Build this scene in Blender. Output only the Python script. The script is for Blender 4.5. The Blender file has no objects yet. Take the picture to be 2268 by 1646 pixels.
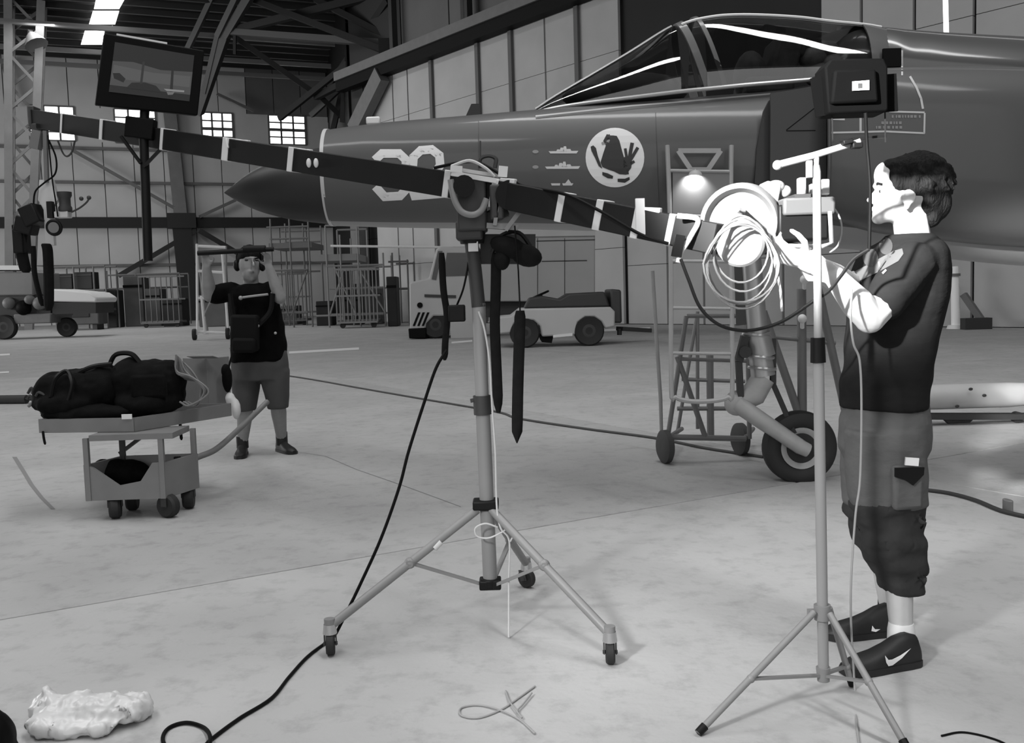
import bpy, bmesh, math, random
from math import sin, cos, pi, radians, sqrt, atan2
from mathutils import Vector as V, Matrix, Euler
from mathutils.bvhtree import BVHTree
random.seed(7)
S = bpy.context.scene
COL = S.collection
# ------------------------------------------------------------------ camera
F_PX, W_PX, H_PX = 2150.0, 2268, 1646
TH = math.atan(173 / F_PX); RHO = 0.03
CAM = V((0, 0, 1.3))
FWD = V((0, cos(TH), -sin(TH))); _r0 = V((1, 0, 0)); _u0 = V((0, sin(TH), cos(TH)))
RGT = _r0 * cos(RHO) - _u0 * sin(RHO); UPV = _u0 * cos(RHO) + _r0 * sin(RHO)
cd = bpy.data.cameras.new('camera'); cam = bpy.data.objects.new('camera', cd); COL.objects.link(cam)
cd.sensor_width = 36; cd.lens = F_PX * 36 / W_PX; cd.clip_start = .05; cd.clip_end = 400
cam.matrix_world = Matrix(((RGT.x, UPV.x, -FWD.x, CAM.x), (RGT.y, UPV.y, -FWD.y, CAM.y), (RGT.z, UPV.z, -FWD.z, CAM.z), (0, 0, 0, 1)))
S.camera = cam

def ray(x, y):
    return FWD * F_PX + RGT * (x - W_PX / 2) - UPV * (y - H_PX / 2)
def P(x, y, Y):
    d = ray(x, y); return CAM + d * (Y / d.y)
def G(x, y, z=0.0):
    d = ray(x, y); return CAM + d * ((z - CAM.z) / d.z)

# ------------------------------------------------------------------ light and exposure
S.view_settings.view_transform = 'Standard'; S.view_settings.look = 'None'
S.view_settings.gamma = 1; S.view_settings.use_curve_mapping = False
S.view_settings.exposure = 0.0
wd = bpy.data.worlds.new('world'); S.world = wd; wd.use_nodes = True
wd.node_tree.nodes['Background'].inputs[0].default_value = (.8, .8, .8, 1)
wd.node_tree.nodes['Background'].inputs[1].default_value = .10
def area(name, loc, rot, sx, sy, power):
    l = bpy.data.lights.new(name, 'AREA'); l.shape = 'RECTANGLE'; l.size = sx; l.size_y = sy; l.energy = power
    o = bpy.data.objects.new(name, l); o.location = loc; o.rotation_euler = rot; COL.objects.link(o); return o
# the open hangar door behind the photographer, and the strips of skylights in the roof overhead
area('open_door_daylight', (-4, -16, 6.5), (radians(82), 0, 0), 34, 11, 1400)
for k, (x, y, w) in enumerate(((-9, 2, 2100), (5, 1.5, 2400), (17, 12, 200), (-20, 46, 1800))):
    area('skylight_daylight', (x, y, 17.6), (0, 0, radians(30)), 1.5, 26, w)
area('side_fill', (-44, 34, 7), (radians(84), 0, radians(-65)), 30, 6, 5700)  # added fill light, unseen off to the left, brightens the walls
sp = bpy.data.lights.new('film_spotlight', 'SPOT'); sp.energy = 9000; sp.spot_size = radians(12.6); sp.spot_blend = .45; sp.shadow_soft_size = .10
spo = bpy.data.objects.new('film_spotlight', sp); COL.objects.link(spo)
spo.location = (-2.2, -.6, 3.0)
spo.rotation_euler = (V((1.08, 3.2, 1.685)) - V(spo.location)).to_track_quat('-Z', 'Y').to_euler()

sp2 = bpy.data.lights.new('spot_spill', 'SPOT'); sp2.energy = 1050; sp2.spot_size = radians(25); sp2.spot_blend = 1; sp2.shadow_soft_size = .25  # second lamp added to give the spotlight's spill on the floor
sp2o = bpy.data.objects.new('spot_spill', sp2); COL.objects.link(sp2o); sp2o.location = (-2.5, -.4, 3.2)
sp2o.rotation_euler = (V((1.0, 3.9, .0)) - V(sp2o.location)).to_track_quat('-Z', 'Y').to_euler()

# ------------------------------------------------------------------ helpers
def lin(s):
    s /= 255.0
    return s / 12.92 if s <= .04045 else ((s + .055) / 1.055) ** 2.4
def mat(name, g, rough=.6, metal=0.0, var=0.0, scale=4.0, bump=0.0, bscale=60.0, spec=.5, coat=0.0, stretch=None):
    m = bpy.data.materials.new(name); m.use_nodes = True
    nt = m.node_tree; b = nt.nodes['Principled BSDF']; v = lin(g)
    b.inputs['Base Color'].default_value = (v, v, v, 1); b.inputs['Roughness'].default_value = rough
    b.inputs['Metallic'].default_value = metal; b.inputs['Specular IOR Level'].default_value = spec
    if coat: b.inputs['Coat Weight'].default_value = coat; b.inputs['Coat Roughness'].default_value = .12
    tc = nt.nodes.new('ShaderNodeTexCoord'); co = tc.outputs['Object']
    if stretch:
        mp = nt.nodes.new('ShaderNodeMapping'); mp.inputs['Scale'].default_value = stretch
        nt.links.new(co, mp.inputs[0]); co = mp.outputs[0]
    if var:
        n = nt.nodes.new('ShaderNodeTexNoise'); n.inputs['Scale'].default_value = scale; n.inputs['Detail'].default_value = 6
        r = nt.nodes.new('ShaderNodeValToRGB'); a, c = max(0, v * (1 - var)), min(1, v * (1 + var))
        r.color_ramp.elements[0].position = .3; r.color_ramp.elements[1].position = .7
        r.color_ramp.elements[0].color = (a, a, a, 1); r.color_ramp.elements[1].color = (c, c, c, 1)
        nt.links.new(co, n.inputs[0]); nt.links.new(n.outputs[0], r.inputs[0]); nt.links.new(r.outputs[0], b.inputs['Base Color'])
    if bump:
        n = nt.nodes.new('ShaderNodeTexNoise'); n.inputs['Scale'].default_value = bscale; n.inputs['Detail'].default_value = 4
        bp = nt.nodes.new('ShaderNodeBump'); bp.inputs['Strength'].default_value = bump; bp.inputs['Distance'].default_value = .02
        nt.links.new(co, n.inputs[0]); nt.links.new(n.outputs[0], bp.inputs['Height']); nt.links.new(bp.outputs[0], b.inputs['Normal'])
    return m
def emit(name, g, k):
    m = bpy.data.materials.new(name); m.use_nodes = True; nt = m.node_tree
    b = nt.nodes['Principled BSDF']; v = lin(g)
    b.inputs['Base Color'].default_value = (v, v, v, 1); b.inputs['Emission Color'].default_value = (1, 1, 1, 1); b.inputs['Emission Strength'].default_value = k
    return m
def glass(name, t, gl=.16, rough=.02):
    m = bpy.data.materials.new(name); m.use_nodes = True; nt = m.node_tree; nt.nodes.clear()
    o = nt.nodes.new('ShaderNodeOutputMaterial'); mx = nt.nodes.new('ShaderNodeMixShader')
    tr = nt.nodes.new('ShaderNodeBsdfTransparent'); g = nt.nodes.new('ShaderNodeBsdfGlossy'); lw = nt.nodes.new('ShaderNodeLayerWeight')
    ad = nt.nodes.new('ShaderNodeMath'); ad.operation = 'MULTIPLY_ADD'; ad.inputs[1].default_value = .5; ad.inputs[2].default_value = gl
    lw.inputs[0].default_value = .35
    tr.inputs[0].default_value = (t, t, t, 1); g.inputs['Color'].default_value = (.9, .9, .9, 1); g.inputs['Roughness'].default_value = rough
    nt.links.new(lw.outputs['Fresnel'], ad.inputs[0]); nt.links.new(ad.outputs[0], mx.inputs[0])
    nt.links.new(tr.outputs[0], mx.inputs[1]); nt.links.new(g.outputs[0], mx.inputs[2]); nt.links.new(mx.outputs[0], o.inputs[0])
    return m

def wloc(o):
    p = V((0, 0, 0))
    while o is not None:
        p += V(o.location); o = o.parent
    return p
def tag(o, label=None, cat=None, group=None, kind=None):
    if label: o['label'] = label
    if cat: o['category'] = cat
    if group: o['group'] = group
    if kind: o['kind'] = kind
    return o
def empty(name, loc, label=None, cat=None, group=None, kind=None, parent=None):
    o = bpy.data.objects.new(name, None); COL.objects.link(o); o.empty_display_size = .1
    o.location = V(loc) - (wloc(parent) if parent else V((0, 0, 0))); o.parent = parent
    return tag(o, label, cat, group, kind)
def kids(o):
    return [c for c in bpy.data.objects if c.parent == o]
def copy_tree(o, parent=None, ch=None):
    if ch is None:
        ch = {}
        for c in bpy.data.objects:
            if c.parent: ch.setdefault(c.parent.name, []).append(c)
    c = o.copy(); COL.objects.link(c); c.parent = parent if parent else None
    for k in ch.get(o.name, []): copy_tree(k, c, ch)
    return c

class MB:
    def __init__(s): s.v = []; s.f = []; s.m = []; s.mi = 0
    def add(s, vs, fs):
        o = len(s.v); s.v += [V(p) for p in vs]
        for f in fs: s.f.append(tuple(i + o for i in f)); s.m.append(s.mi)
        return s
    def box(s, c, size, R=None):
        c = V(c); hx, hy, hz = [q / 2 for q in size]
        pts = [V((x, y, z)) for x in (-hx, hx) for y in (-hy, hy) for z in (-hz, hz)]
        if R is not None:
            if not isinstance(R, Matrix): R = Euler(R).to_matrix()
            pts = [R @ p for p in pts]
        return s.add([c + p for p in pts], [(0, 1, 3, 2), (4, 6, 7, 5), (0, 4, 5, 1), (2, 3, 7, 6), (0, 2, 6, 4), (1, 5, 7, 3)])
    def bar(s, p0, p1, w, h, up=(0, 0, 1)):
        p0, p1 = V(p0), V(p1); d = (p1 - p0); L = d.length
        if L < 1e-6: return s
        d /= L; up = V(up); sx = d.cross(up)
        if sx.length < 1e-4: sx = d.cross(V((0, 1, 0)))
        sx.normalize(); uz = sx.cross(d)
        R = Matrix((sx, d, uz)).transposed()
        return s.box((p0 + p1) / 2, (w, L, h), R)
    def tube(s, pts, r, n=8, closed=False, caps=True):
        pts = [V(p) for p in pts]; k = len(pts)
        rs = [r] * k if isinstance(r, (int, float)) else list(r)
        tg = []
        for i in range(k):
            a = pts[(i - 1) % k] if (i > 0 or closed) else pts[0]
            b = pts[(i + 1) % k] if (i < k - 1 or closed) else pts[-1]
            t = (b - a); tg.append(t.normalized() if t.length > 1e-9 else V((0, 0, 1)))
        nv = tg[0].orthogonal().normalized(); vs = []
        for i in range(k):
            nv = nv - tg[i] * nv.dot(tg[i])
            nv = nv.normalized() if nv.length > 1e-6 else tg[i].orthogonal().normalized()
            bv = tg[i].cross(nv)
            for j in range(n):
                a = 2 * pi * j / n
                vs.append(pts[i] + (nv * cos(a) + bv * sin(a)) * rs[i])
        fs = []
        for i in range(k if closed else k - 1):
            a, b = i * n, ((i + 1) % k) * n
            for j in range(n): fs.append((a + j, a + (j + 1) % n, b + (j + 1) % n, b + j))
        if caps and not closed:
            fs.append(tuple(range(n - 1, -1, -1))); fs.append(tuple((k - 1) * n + j for j in range(n)))
        return s.add(vs, fs)
    def cyl(s, p0, p1, r0, r1=None, n=14):
        return s.tube([p0, p1], [r0, r0 if r1 is None else r1], n)
    def ell(s, c, r, R=None, seg=14, rg=9):
        c = V(c); r = (r, r, r) if isinstance(r, (int, float)) else r
        vs = []; fs = []
        for i in range(rg + 1):
            t = pi * i / rg
            for j in range(seg):
                a = 2 * pi * j / seg; p = V((r[0] * sin(t) * cos(a), r[1] * sin(t) * sin(a), r[2] * cos(t)))
                if R is not None: p = (R if isinstance(R, Matrix) else Euler(R).to_matrix()) @ p
                vs.append(c + p)
        for i in range(rg):
            for j in range(seg):
                a, b = i * seg + j, i * seg + (j + 1) % seg
                fs.append((a, a + seg, b + seg, b))
        return s.add(vs, fs)
    def prism(s, poly, o, ex, ey, ez):
        o, ex, ey, ez = V(o), V(ex), V(ey), V(ez); n = len(poly)
        a = [o + ex * p[0] + ey * p[1] for p in poly]; b = [p + ez for p in a]
        return s.add(a + b, [tuple(range(n - 1, -1, -1)), tuple(range(n, 2 * n))] + [(i, (i + 1) % n, n + (i + 1) % n, n + i) for i in range(n)])
    def loft(s, rings, caps=True, closed=True):
        n = len(rings[0]); fs = []
        vs = [p for r in rings for p in r]
        for i in range(len(rings) - 1):
            a, b = i * n, (i + 1) * n
            for j in range(n if closed else n - 1): fs.append((a + j, a + (j + 1) % n, b + (j + 1) % n, b + j))
        if caps: fs += [tuple(range(n - 1, -1, -1)), tuple(range((len(rings) - 1) * n, len(rings) * n))]
        return s.add(vs, fs)
    def torus(s, c, ax, R, r, n=28, m=8):
        c, ax = V(c), V(ax).normalized(); a = ax.orthogonal().normalized(); b = ax.cross(a)
        return s.tube([c + (a * cos(2 * pi * i / n) + b * sin(2 * pi * i / n)) * R for i in range(n)], r, m, closed=True)
    def lathe(s, c, ax, prof, n=28):
        c, ax = V(c), V(ax).normalized(); a = ax.orthogonal().normalized(); b = ax.cross(a)
        return s.loft([[c + ax * h + (a * cos(2 * pi * i / n) + b * sin(2 * pi * i / n)) * r for i in range(n)] for r, h in prof])
    def sweep(s, px, Y, r, n=8):
        Ys = Y if isinstance(Y, (list, tuple)) else [Y] * len(px)
        return s.tube(smooth_path([P(x, y, q) for (x, y), q in zip(px, Ys)]), r, n)
    def mesh(s, off):
        me = bpy.data.meshes.new('m'); me.from_pydata([p - off for p in s.v], [], s.f)
        bm = bmesh.new(); bm.from_mesh(me); bmesh.ops.recalc_face_normals(bm, faces=bm.faces); bm.to_mesh(me); bm.free()
        return me
    def build(s, name, mats, parent=None, label=None, cat=None, group=None, kind=None, ang=38, bevel=0.0, origin=None, flat=False, recalc=True):
        mats = mats if isinstance(mats, (list, tuple)) else [mats]
        off = wloc(parent) if parent else V((0, 0, 0))
        if parent is None and kind is None and origin is None and s.v:
            zs = min(p.z for p in s.v); origin = V((sum(p.x for p in s.v) / len(s.v), sum(p.y for p in s.v) / len(s.v), zs))
        if origin is None: origin = off
        me = s.mesh(V(origin)); me.name = name
        for m in mats: me.materials.append(m)
        if len(mats) > 1:
            for p, i in zip(me.polygons, s.m): p.material_index = i
        if not flat:
            me.shade_smooth(); me.set_sharp_from_angle(angle=radians(ang))
        o = bpy.data.objects.new(name, me); COL.objects.link(o); o.parent = parent
        o.location = V(origin) - off
        if bevel:
            b = o.modifiers.new('bevel', 'BEVEL'); b.width = bevel; b.segments = 2; b.limit_method = 'ANGLE'; b.angle_limit = radians(50)
        return tag(o, label, cat, group, kind)

def smooth_path(pts, k=6):
    pts = [V(p) for p in pts]
    if len(pts) < 3: return pts
    out = []
    for i in range(len(pts) - 1):
        p0 = pts[i - 1] if i else pts[0] * 2 - pts[1]; p1, p2 = pts[i], pts[i + 1]
        p3 = pts[i + 2] if i + 2 < len(pts) else pts[-1] * 2 - pts[-2]
        for j in range(k):
            t = j / k
            out.append(.5 * ((2 * p1) + (p2 - p0) * t + (2 * p0 - 5 * p1 + 4 * p2 - p3) * t * t + (3 * p1 - p0 - 3 * p2 + p3) * t ** 3))
    return out + [pts[-1]]

# ------------------------------------------------------------------ materials
m_slab = mat('concrete', 168, .75, var=.10, scale=1.1, bump=.12, bscale=30)
nt = m_slab.node_tree; _b = nt.nodes['Principled BSDF']; _src = _b.inputs['Base Color'].links[0].from_socket
oi = nt.nodes.new('ShaderNodeObjectInfo'); mr = nt.nodes.new('ShaderNodeMapRange'); mr.inputs['To Min'].default_value = .93; mr.inputs['To Max'].default_value = 1.05
mul = nt.nodes.new('ShaderNodeMixRGB'); mul.blend_type = 'MULTIPLY'; mul.inputs[0].default_value = 1
nt.links.new(oi.outputs['Random'], mr.inputs[0]); nt.links.new(_src, mul.inputs[1]); nt.links.new(mr.outputs[0], mul.inputs[2])
_n2 = nt.nodes.new('ShaderNodeTexNoise'); _n2.inputs['Scale'].default_value = 7; _n2.inputs['Detail'].default_value = 8; _n2.inputs['Roughness'].default_value = .7
_tc = nt.nodes.new('ShaderNodeTexCoord'); nt.links.new(_tc.outputs['Object'], _n2.inputs[0])
_r2 = nt.nodes.new('ShaderNodeValToRGB'); _r2.color_ramp.elements[0].position = .33; _r2.color_ramp.elements[1].position = .5
_r2.color_ramp.elements[0].color = (.80, .80, .80, 1); _r2.color_ramp.elements[1].color = (1, 1, 1, 1)
mul2 = nt.nodes.new('ShaderNodeMixRGB'); mul2.blend_type = 'MULTIPLY'; mul2.inputs[0].default_value = 1
nt.links.new(_n2.outputs[0], _r2.inputs[0]); nt.links.new(mul.outputs[0], mul2.inputs[1]); nt.links.new(_r2.outputs[0], mul2.inputs[2]); nt.links.new(mul2.outputs[0], _b.inputs['Base Color'])
m_joint = mat('joint_sealer', 34, .9)
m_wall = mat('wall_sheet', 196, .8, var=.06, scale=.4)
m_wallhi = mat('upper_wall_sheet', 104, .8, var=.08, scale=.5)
m_door = mat('hangar_door_sheet', 176, .8, var=.08, scale=.5)
m_seam = mat('door_seam', 100, .8)
m_steel = mat('painted_steel', 105, .6, var=.08, scale=3)
m_dsteel = mat('dark_steel', 45, .6)
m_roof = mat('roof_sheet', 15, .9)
m_black = mat('black', 10, .6, spec=.12)
m_void = mat('dark_curtain', 44, .9, var=.1, scale=.4)
m_sky = emit('window_daylight', 250, 3.0)
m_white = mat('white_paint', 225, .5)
m_line = mat('floor_line_paint', 235, .7)
# ------------------------------------------------------------------ floor
floor = empty('floor', (0, 0, 0), kind='structure')
DA = V((.8645, .5026, 0)); DB = V((-.5026, .8645, 0))       # joint directions of the slab grid
na0, nb0 = 4.54, -.71
SA, SB = 5.2, 6.2
I0, I1, J0, J1 = -3, 5, -2, 5
def slab_xy(a, b): return DA * a + DB * b
proto = None
for i in range(I0, I1):
    for j in range(J0, J1):
        c = slab_xy(nb0 + SB * (i + .5), na0 + SA * (j + .5))
        if c.y < -3 or c.y > 34: continue
        if proto is None:
            mb = MB(); mb.box((0, 0, -.02), (SB - .014, SA - .014, .04), Matrix.Rotation(atan2(DA.y, DA.x), 3, 'Z'))
            proto = mb.build('slab', m_slab, floor, bevel=.004)
            o = proto
        else:
            o = proto.copy(); COL.objects.link(o)
        o.location = c + V((0, 0, 0))
        o.location.z = -.0006 * random.random()
mb = MB(); mb.add([(-90, -40, -.05), (90, -40, -.05), (90, 110, -.05), (-90, 110, -.05)], [(0, 1, 2, 3)])
mb.build('joint_bed', m_joint, floor)
# the floor beyond the slabs that can be told apart: one skirt of the same concrete with a stepped inner edge
cells = set()
for i in range(I0, I1):
    for j in range(J0, J1):
        c = slab_xy(nb0 + SB * (i + .5), na0 + SA * (j + .5))
        if not (c.y < -3 or c.y > 34): cells.add((i, j))
mb = MB()
for i in range(-12, 18):
    for j in range(-10, 24):
        if (i, j) in cells: continue
        a0, b0 = nb0 + SB * i, na0 + SA * j
        mb.add([slab_xy(a, b) + V((0, 0, -.004)) for a, b in ((a0, b0), (a0 + SB, b0), (a0 + SB, b0 + SA), (a0, b0 + SA))], [(0, 1, 2, 3)])
mb.build('outer_concrete', m_slab, floor)
for (a, b, t) in (((640, 781), (795, 772), 5), ((0, 786), (22, 785), 4), ((0, 825), (20, 824), 3), ((1000, 759), (1046, 755), 4), ((1320, 733), (1440, 727), 5)):
    mb = MB()
    q = [G(a[0], a[1] - t / 2, .003), G(b[0], b[1] - t / 2, .003), G(b[0], b[1] + t / 2, .003), G(a[0], a[1] + t / 2, .003)]
    mb.add(q, [(0, 1, 2, 3)]); mb.build('painted_line', m_line, floor)

# ------------------------------------------------------------------ back wall, seen at the left
BW = V((-28.0, 72.0, 0)); BD = V((.927, .377, 0)); BN = V((.377, -.927, 0))   # BN faces the room
def bwall(x, y):                                             # point on the back wall seen at a pixel
    d = ray(x, y); t = (BW - CAM).dot(BN) / d.dot(BN); return CAM + d * t
ZC = 19.2
wb = empty('wall_back', BW, kind='structure')
def bpt(s, z, n=0.0): return BW + BD * s + BN * n + V((0, 0, z))
s_of = lambda p: (p - BW).dot(BD)
s0, s1 = s_of(bwall(-420, 700)), s_of(bwall(745, 700))
wins = [((62, 232), (168, 312)), ((252, 240), (348, 318)), ((445, 248), (518, 322)), ((594, 254), (678, 321))]
wr = []
for (a, b) in wins:
    pa, pb = bwall(*a), bwall(*b); wr.append((s_of(pa), s_of(pb), pb.z, pa.z))
zl = min(w[2] for w in wr); zh = max(w[3] for w in wr)
def panel(parent, name, m, sa, sb, za, zb, pt, th=.12, n0=0.0, gap=.03):
    mb = MB(); c = [pt(sa + gap, za, n0), pt(sb - gap, za, n0), pt(sb - gap, zb, n0), pt(sa + gap, zb, n0)]
    e = [pt(sa + gap, za, n0 + th), pt(sb - gap, za, n0 + th), pt(sb - gap, zb, n0 + th), pt(sa + gap, zb, n0 + th)]
    mb.add(c + e, [(3, 2, 1, 0), (4, 5, 6, 7), (0, 1, 5, 4), (1, 2, 6, 5), (2, 3, 7, 6), (3, 0, 4, 7)])
    return mb.build(name, m, parent, flat=True)
# sheets of the wall, in three bands: plinth, middle, band with the windows, top
mb = MB(); c = [bpt(s0, 0, -.3), bpt(s1, 0, -.3), bpt(s1, ZC, -.3), bpt(s0, ZC, -.3)]; mb.add(c, [(0, 1, 2, 3)]); mb.build('backing', m_seam, wb)
edges = [s0] + [s0 + (s1 - s0) * k / 17 for k in range(1, 17)] + [s1]
zb = [0, 4.2, 7.3, 10.2, zl]
for k in range(17):
    for q in range(len(zb) - 1): panel(wb, 'wall_sheet', m_wall, edges[k], edges[k + 1], zb[q], zb[q + 1], bpt, n0=-.25)
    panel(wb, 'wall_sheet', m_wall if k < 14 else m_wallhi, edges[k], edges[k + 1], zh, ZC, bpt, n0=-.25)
cur = s0
for k, (sa, sb, za, zt) in enumerate(wr):
    panel(wb, 'wall_sheet', m_wall, cur, sa, zl, zh, bpt, n0=-.25, gap=0)
    if za > zl + .05: panel(wb, 'wall_sheet', m_wall, sa, sb, zl, za, bpt, n0=-.25, gap=0)
    if zt < zh - .05: panel(wb, 'wall_sheet', m_wall, sa, sb, zt, zh, bpt, n0=-.25, gap=0)
    cur = sb
panel(wb, 'wall_sheet', m_wall, cur, s1, zl, zh, bpt, n0=-.25, gap=0)
for k, (sa, sb, za, zt) in enumerate(wr):
    wn = empty('window_%d' % (k + 1), bpt((sa + sb) / 2, za), kind='structure')
    nx, nz = 3, 4
    for i in range(nx):
        for j in range(nz):
            a, b = sa + (sb - sa) * i / nx, sa + (sb - sa) * (i + 1) / nx; c, d = za + (zt - za) * j / nz, za + (zt - za) * (j + 1) / nz
            panel(wn, 'pane', m_sky, a, b, c, d, bpt, .02, -.2, .02)
    fr = MB()
    for i in range(nx + 1):
        s = sa + (sb - sa) * i / nx; fr.bar(bpt(s, za, -.1), bpt(s, zt, -.1), .14, .1, BN)
    for j in range(nz + 1):
        z = za + (zt - za) * j / nz; fr.bar(bpt(sa, z, -.1), bpt(sb, z, -.1), .1, .22 if j == 2 else .10, (0, 0, 1))
    fr.build('window_frame', m_steel, wn)
# girts, the dark wind beam and the braces on the back wall
for k, (z, hh, m) in enumerate(((4.2, .2, m_steel), (10.2, .2, m_steel), (zl - .5, .2, m_steel))):
    mb = MB(); mb.bar(bpt(s0, z, .1), bpt(s1, z, .1), .25, hh); mb.build('trim_%d' % (k + 1), m, kind='structure')
mb = MB(); mb.bar(bpt(s0, 7.3, .35), bpt(s1, 7.3, .35), .5, .75); mb.build('beam', mat('wind_beam_paint', 28, .7), kind='structure')
def lattice(name, p0, p1, w, m, nseg=8, r=.12, leg=.22, kind='structure', side=None, k1=1.0):
    """four-leg lattice column or truss between two points"""
    p0, p1 = V(p0), V(p1); ax = (p1 - p0).normalized(); a = V(side).normalized() if side else BD.copy(); a = (a - ax * a.dot(ax)).normalized(); b = ax.cross(a)
    e = empty(name, p0, kind=kind)
    cs = [a * w / 2 + b * w / 2, a * w / 2 - b * w / 2, a * -w / 2 - b * w / 2, a * -w / 2 + b * w / 2]
    for c in cs:
        mb = MB(); mb.bar(p0 + c, p1 + c * k1, leg, leg, a); mb.build('chord', m, e)
    L = (p1 - p0).length
    for f in range(4):
        c0, c1 = cs[f], cs[(f + 1) % 4]
        for k in range(nseg):
            q0, q1 = p0 + ax * L * k / nseg, p0 + ax * L * (k + 1) / nseg
            f0, f1 = 1 + (k1 - 1) * k / nseg, 1 + (k1 - 1) * (k + 1) / nseg; mb = MB(); mb.bar(q0 + (c0 if k % 2 else c1) * f0, q1 + (c1 if k % 2 else c0) * f1, r, r, a); mb.build('lacing', m, e)
    return e
m_col = mat('column_paint', 118, .7, var=.12, scale=1.0)
m_coldark = mat('column_dark_paint', 40, .7)
# near column at the left edge, standing well in front of the wall
cb, ct = G(42, 703), P(72, -30, 60)
cb = P(42, 706, 58); cb.z = 0
lattice('column', cb, V((cb.x + 1.7, cb.y, 19)), 1.0, m_col, 12, .16, .44, k1=1.7)
# column against the back wall under the wind beam
c2 = bwall(421, 700); c2.z = 0
mb = MB(); mb.bar(c2 + BN * .7, c2 + BN * .7 + V((-.3, 0, 7.0)), 1.3, .6, BN); mb.build('column', m_coldark, kind='structure')
mb = MB(); mb.bar(c2 + BN * .7 + V((-.3, 0, 7.0)), c2 + BN * .7 + V((-.9, 0, 19)), .9, .5, BN); mb.build('column', m_col, kind='structure')
mb = MB(); mb.box(c2 + BN * .7 + V((-.3, 0, 7.4)), (2.0, 1.0, 1.1), (0, 0, .386)); mb.build('beam', m_coldark, kind='structure')
def brace(a, b, Y0, Y1, w, m, name='beam'):
    mb = MB(); mb.bar(P(a[0], a[1], Y0), P(b[0], b[1], Y1), w, w, (0, 1, 0)); return mb.build(name, m, kind='structure')
for a, b, w, m in (((432, 512), (262, 612), .34, m_coldark), ((440, 512), (530, 565), .34, m_coldark), ((160, 335), (398, 470), .22, m_steel), ((520, 445), (440, 482), .22, m_steel),
                   ((478, 212), (560, 250), .2, m_steel), ((8, 140), (36, 240), .3, m_steel)):
    pa, pb = bwall(*a) + BN * .7, bwall(*b) + BN * .7
    mb = MB(); mb.bar(pa, pb, w, w, BN); mb.build('beam', m, kind='structure')

# ------------------------------------------------------------------ right wall: sliding hangar doors
RW = V((7.74, 32.9, 0)); RD = V((-.617, .787, 0)); RN = V((-.787, -.617, 0))
def rwall(x, y, n=0.0):
    d = ray(x, y); t = (RW + RN * n - CAM).dot(RN) / d.dot(RN); return CAM + d * t
def rpt(s, z, n=0.0): return RW + RD * s + RN * n + V((0, 0, z))
t_of = lambda x: (rwall(x, 640) - RW).dot(RD)
ZR = 13.1
wr_ = empty('wall_right', RW, kind='structure')
tl = t_of(790)
tr = t_of(2900)
mb = MB(); mb.add([rpt(tl, 0, -.35), rpt(tr, 0, -.35), rpt(tr, ZC, -.35), rpt(tl, ZC, -.35)], [(0, 1, 2, 3)]); mb.build('backing', m_seam, wr_)
def rpanels(parent, xs, zs, m, name, n0=-.25, gap=.05):
    ts = [t_of(x) for x in xs]
    for a, b in zip(ts[:-1], ts[1:]):
        for z0, z1 in zip(zs[:-1], zs[1:]): panel(parent, name, m, b, a, z0 + .02, z1, rpt, .12, n0, gap)
zs_ = [0, 2.9, 5.2, 7.6, 10.2, ZR - .3]
d1 = empty('door_1', rpt(t_of(1100), 0), kind='structure')
rpanels(d1, [846, 893, 926, 981, 1083, 1156, 1228, 1301, 1390], zs_, m_door, 'door_panel', .05)
d2 = empty('door_2', rpt(t_of(2050), 0), kind='structure')
rpanels(d2, [1826, 1915, 2030, 2160, 2310, 2480, 2680, 2900], [0, 2.2, 4.3, 6.3, 8.3, 10.4, ZR - .3], m_door, 'door_panel', .05)
d3 = empty('door_3', rpt(t_of(1600), 0), kind='structure')
# a dark curtain hangs in the upper part of the opening; sheet below it
panel(d3, 'curtain', m_void, t_of(1826), t_of(1390), 4.4, ZC, rpt, .06, -.1, 0)
rpanels(d3, [1390, 1480, 1560, 1640, 1735, 1826], [0, 2.2, 4.4], m_door, 'door_panel', -.1)
mb = MB(); mb.bar(rpt(tl, ZR, .5), rpt(tr, ZR, .5), .7, .45); mb.build('beam', m_steel, kind='structure')
mb = MB(); mb.bar(rpt(tl, ZR - .5, .5), rpt(tr, ZR - .5, .5), .5, .55); mb.build('trim_4', m_black, kind='structure')
# doors' stiffening diagonals, and the wall over the rail
for x in (981, 1083, 1156, 1301):
    t = t_of(x); mb = MB(); mb.bar(rpt(t, .1, .25), rpt(t, ZR - .5, .25), .22, .12, RN); mb.build('trim_5', m_seam, kind='structure')
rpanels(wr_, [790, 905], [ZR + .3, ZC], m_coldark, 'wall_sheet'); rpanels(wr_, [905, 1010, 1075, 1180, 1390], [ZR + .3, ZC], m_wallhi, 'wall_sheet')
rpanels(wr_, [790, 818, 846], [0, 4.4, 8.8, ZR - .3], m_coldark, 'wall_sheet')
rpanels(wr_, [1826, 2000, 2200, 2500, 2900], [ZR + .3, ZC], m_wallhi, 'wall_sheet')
for x in (908, 1066, 1072):
    t = t_of(x); mb = MB(); mb.bar(rpt(t, ZR + .3, .4), rpt(t, ZC, .4), .3, .3, RN); mb.build('column', m_dsteel, kind='structure')
# the wall that joins the two, seen almost edge on, and its pale corner pier
A = rpt(tl, 0); B = bpt(s1, 0)
mb = MB(); mb.add([A, B, B + V((0, 0, ZC)), A + V((0, 0, ZC))], [(0, 1, 2, 3)]); mb.build('wall_corner', m_black, kind='structure')
mb = MB(); q0 = rpt(t_of(838), 0, .5); q1 = rpt(t_of(852), 0, .5)
a0 = rwall(846, 165, .6); a1 = rwall(785, 290, .6)
mb.bar(a0, a1, .9, .5, RN); mb.bar(a1, a1 + V((0, 0, -8)), .9, .5, RN); mb.build('column', m_steel, kind='structure')

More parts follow.
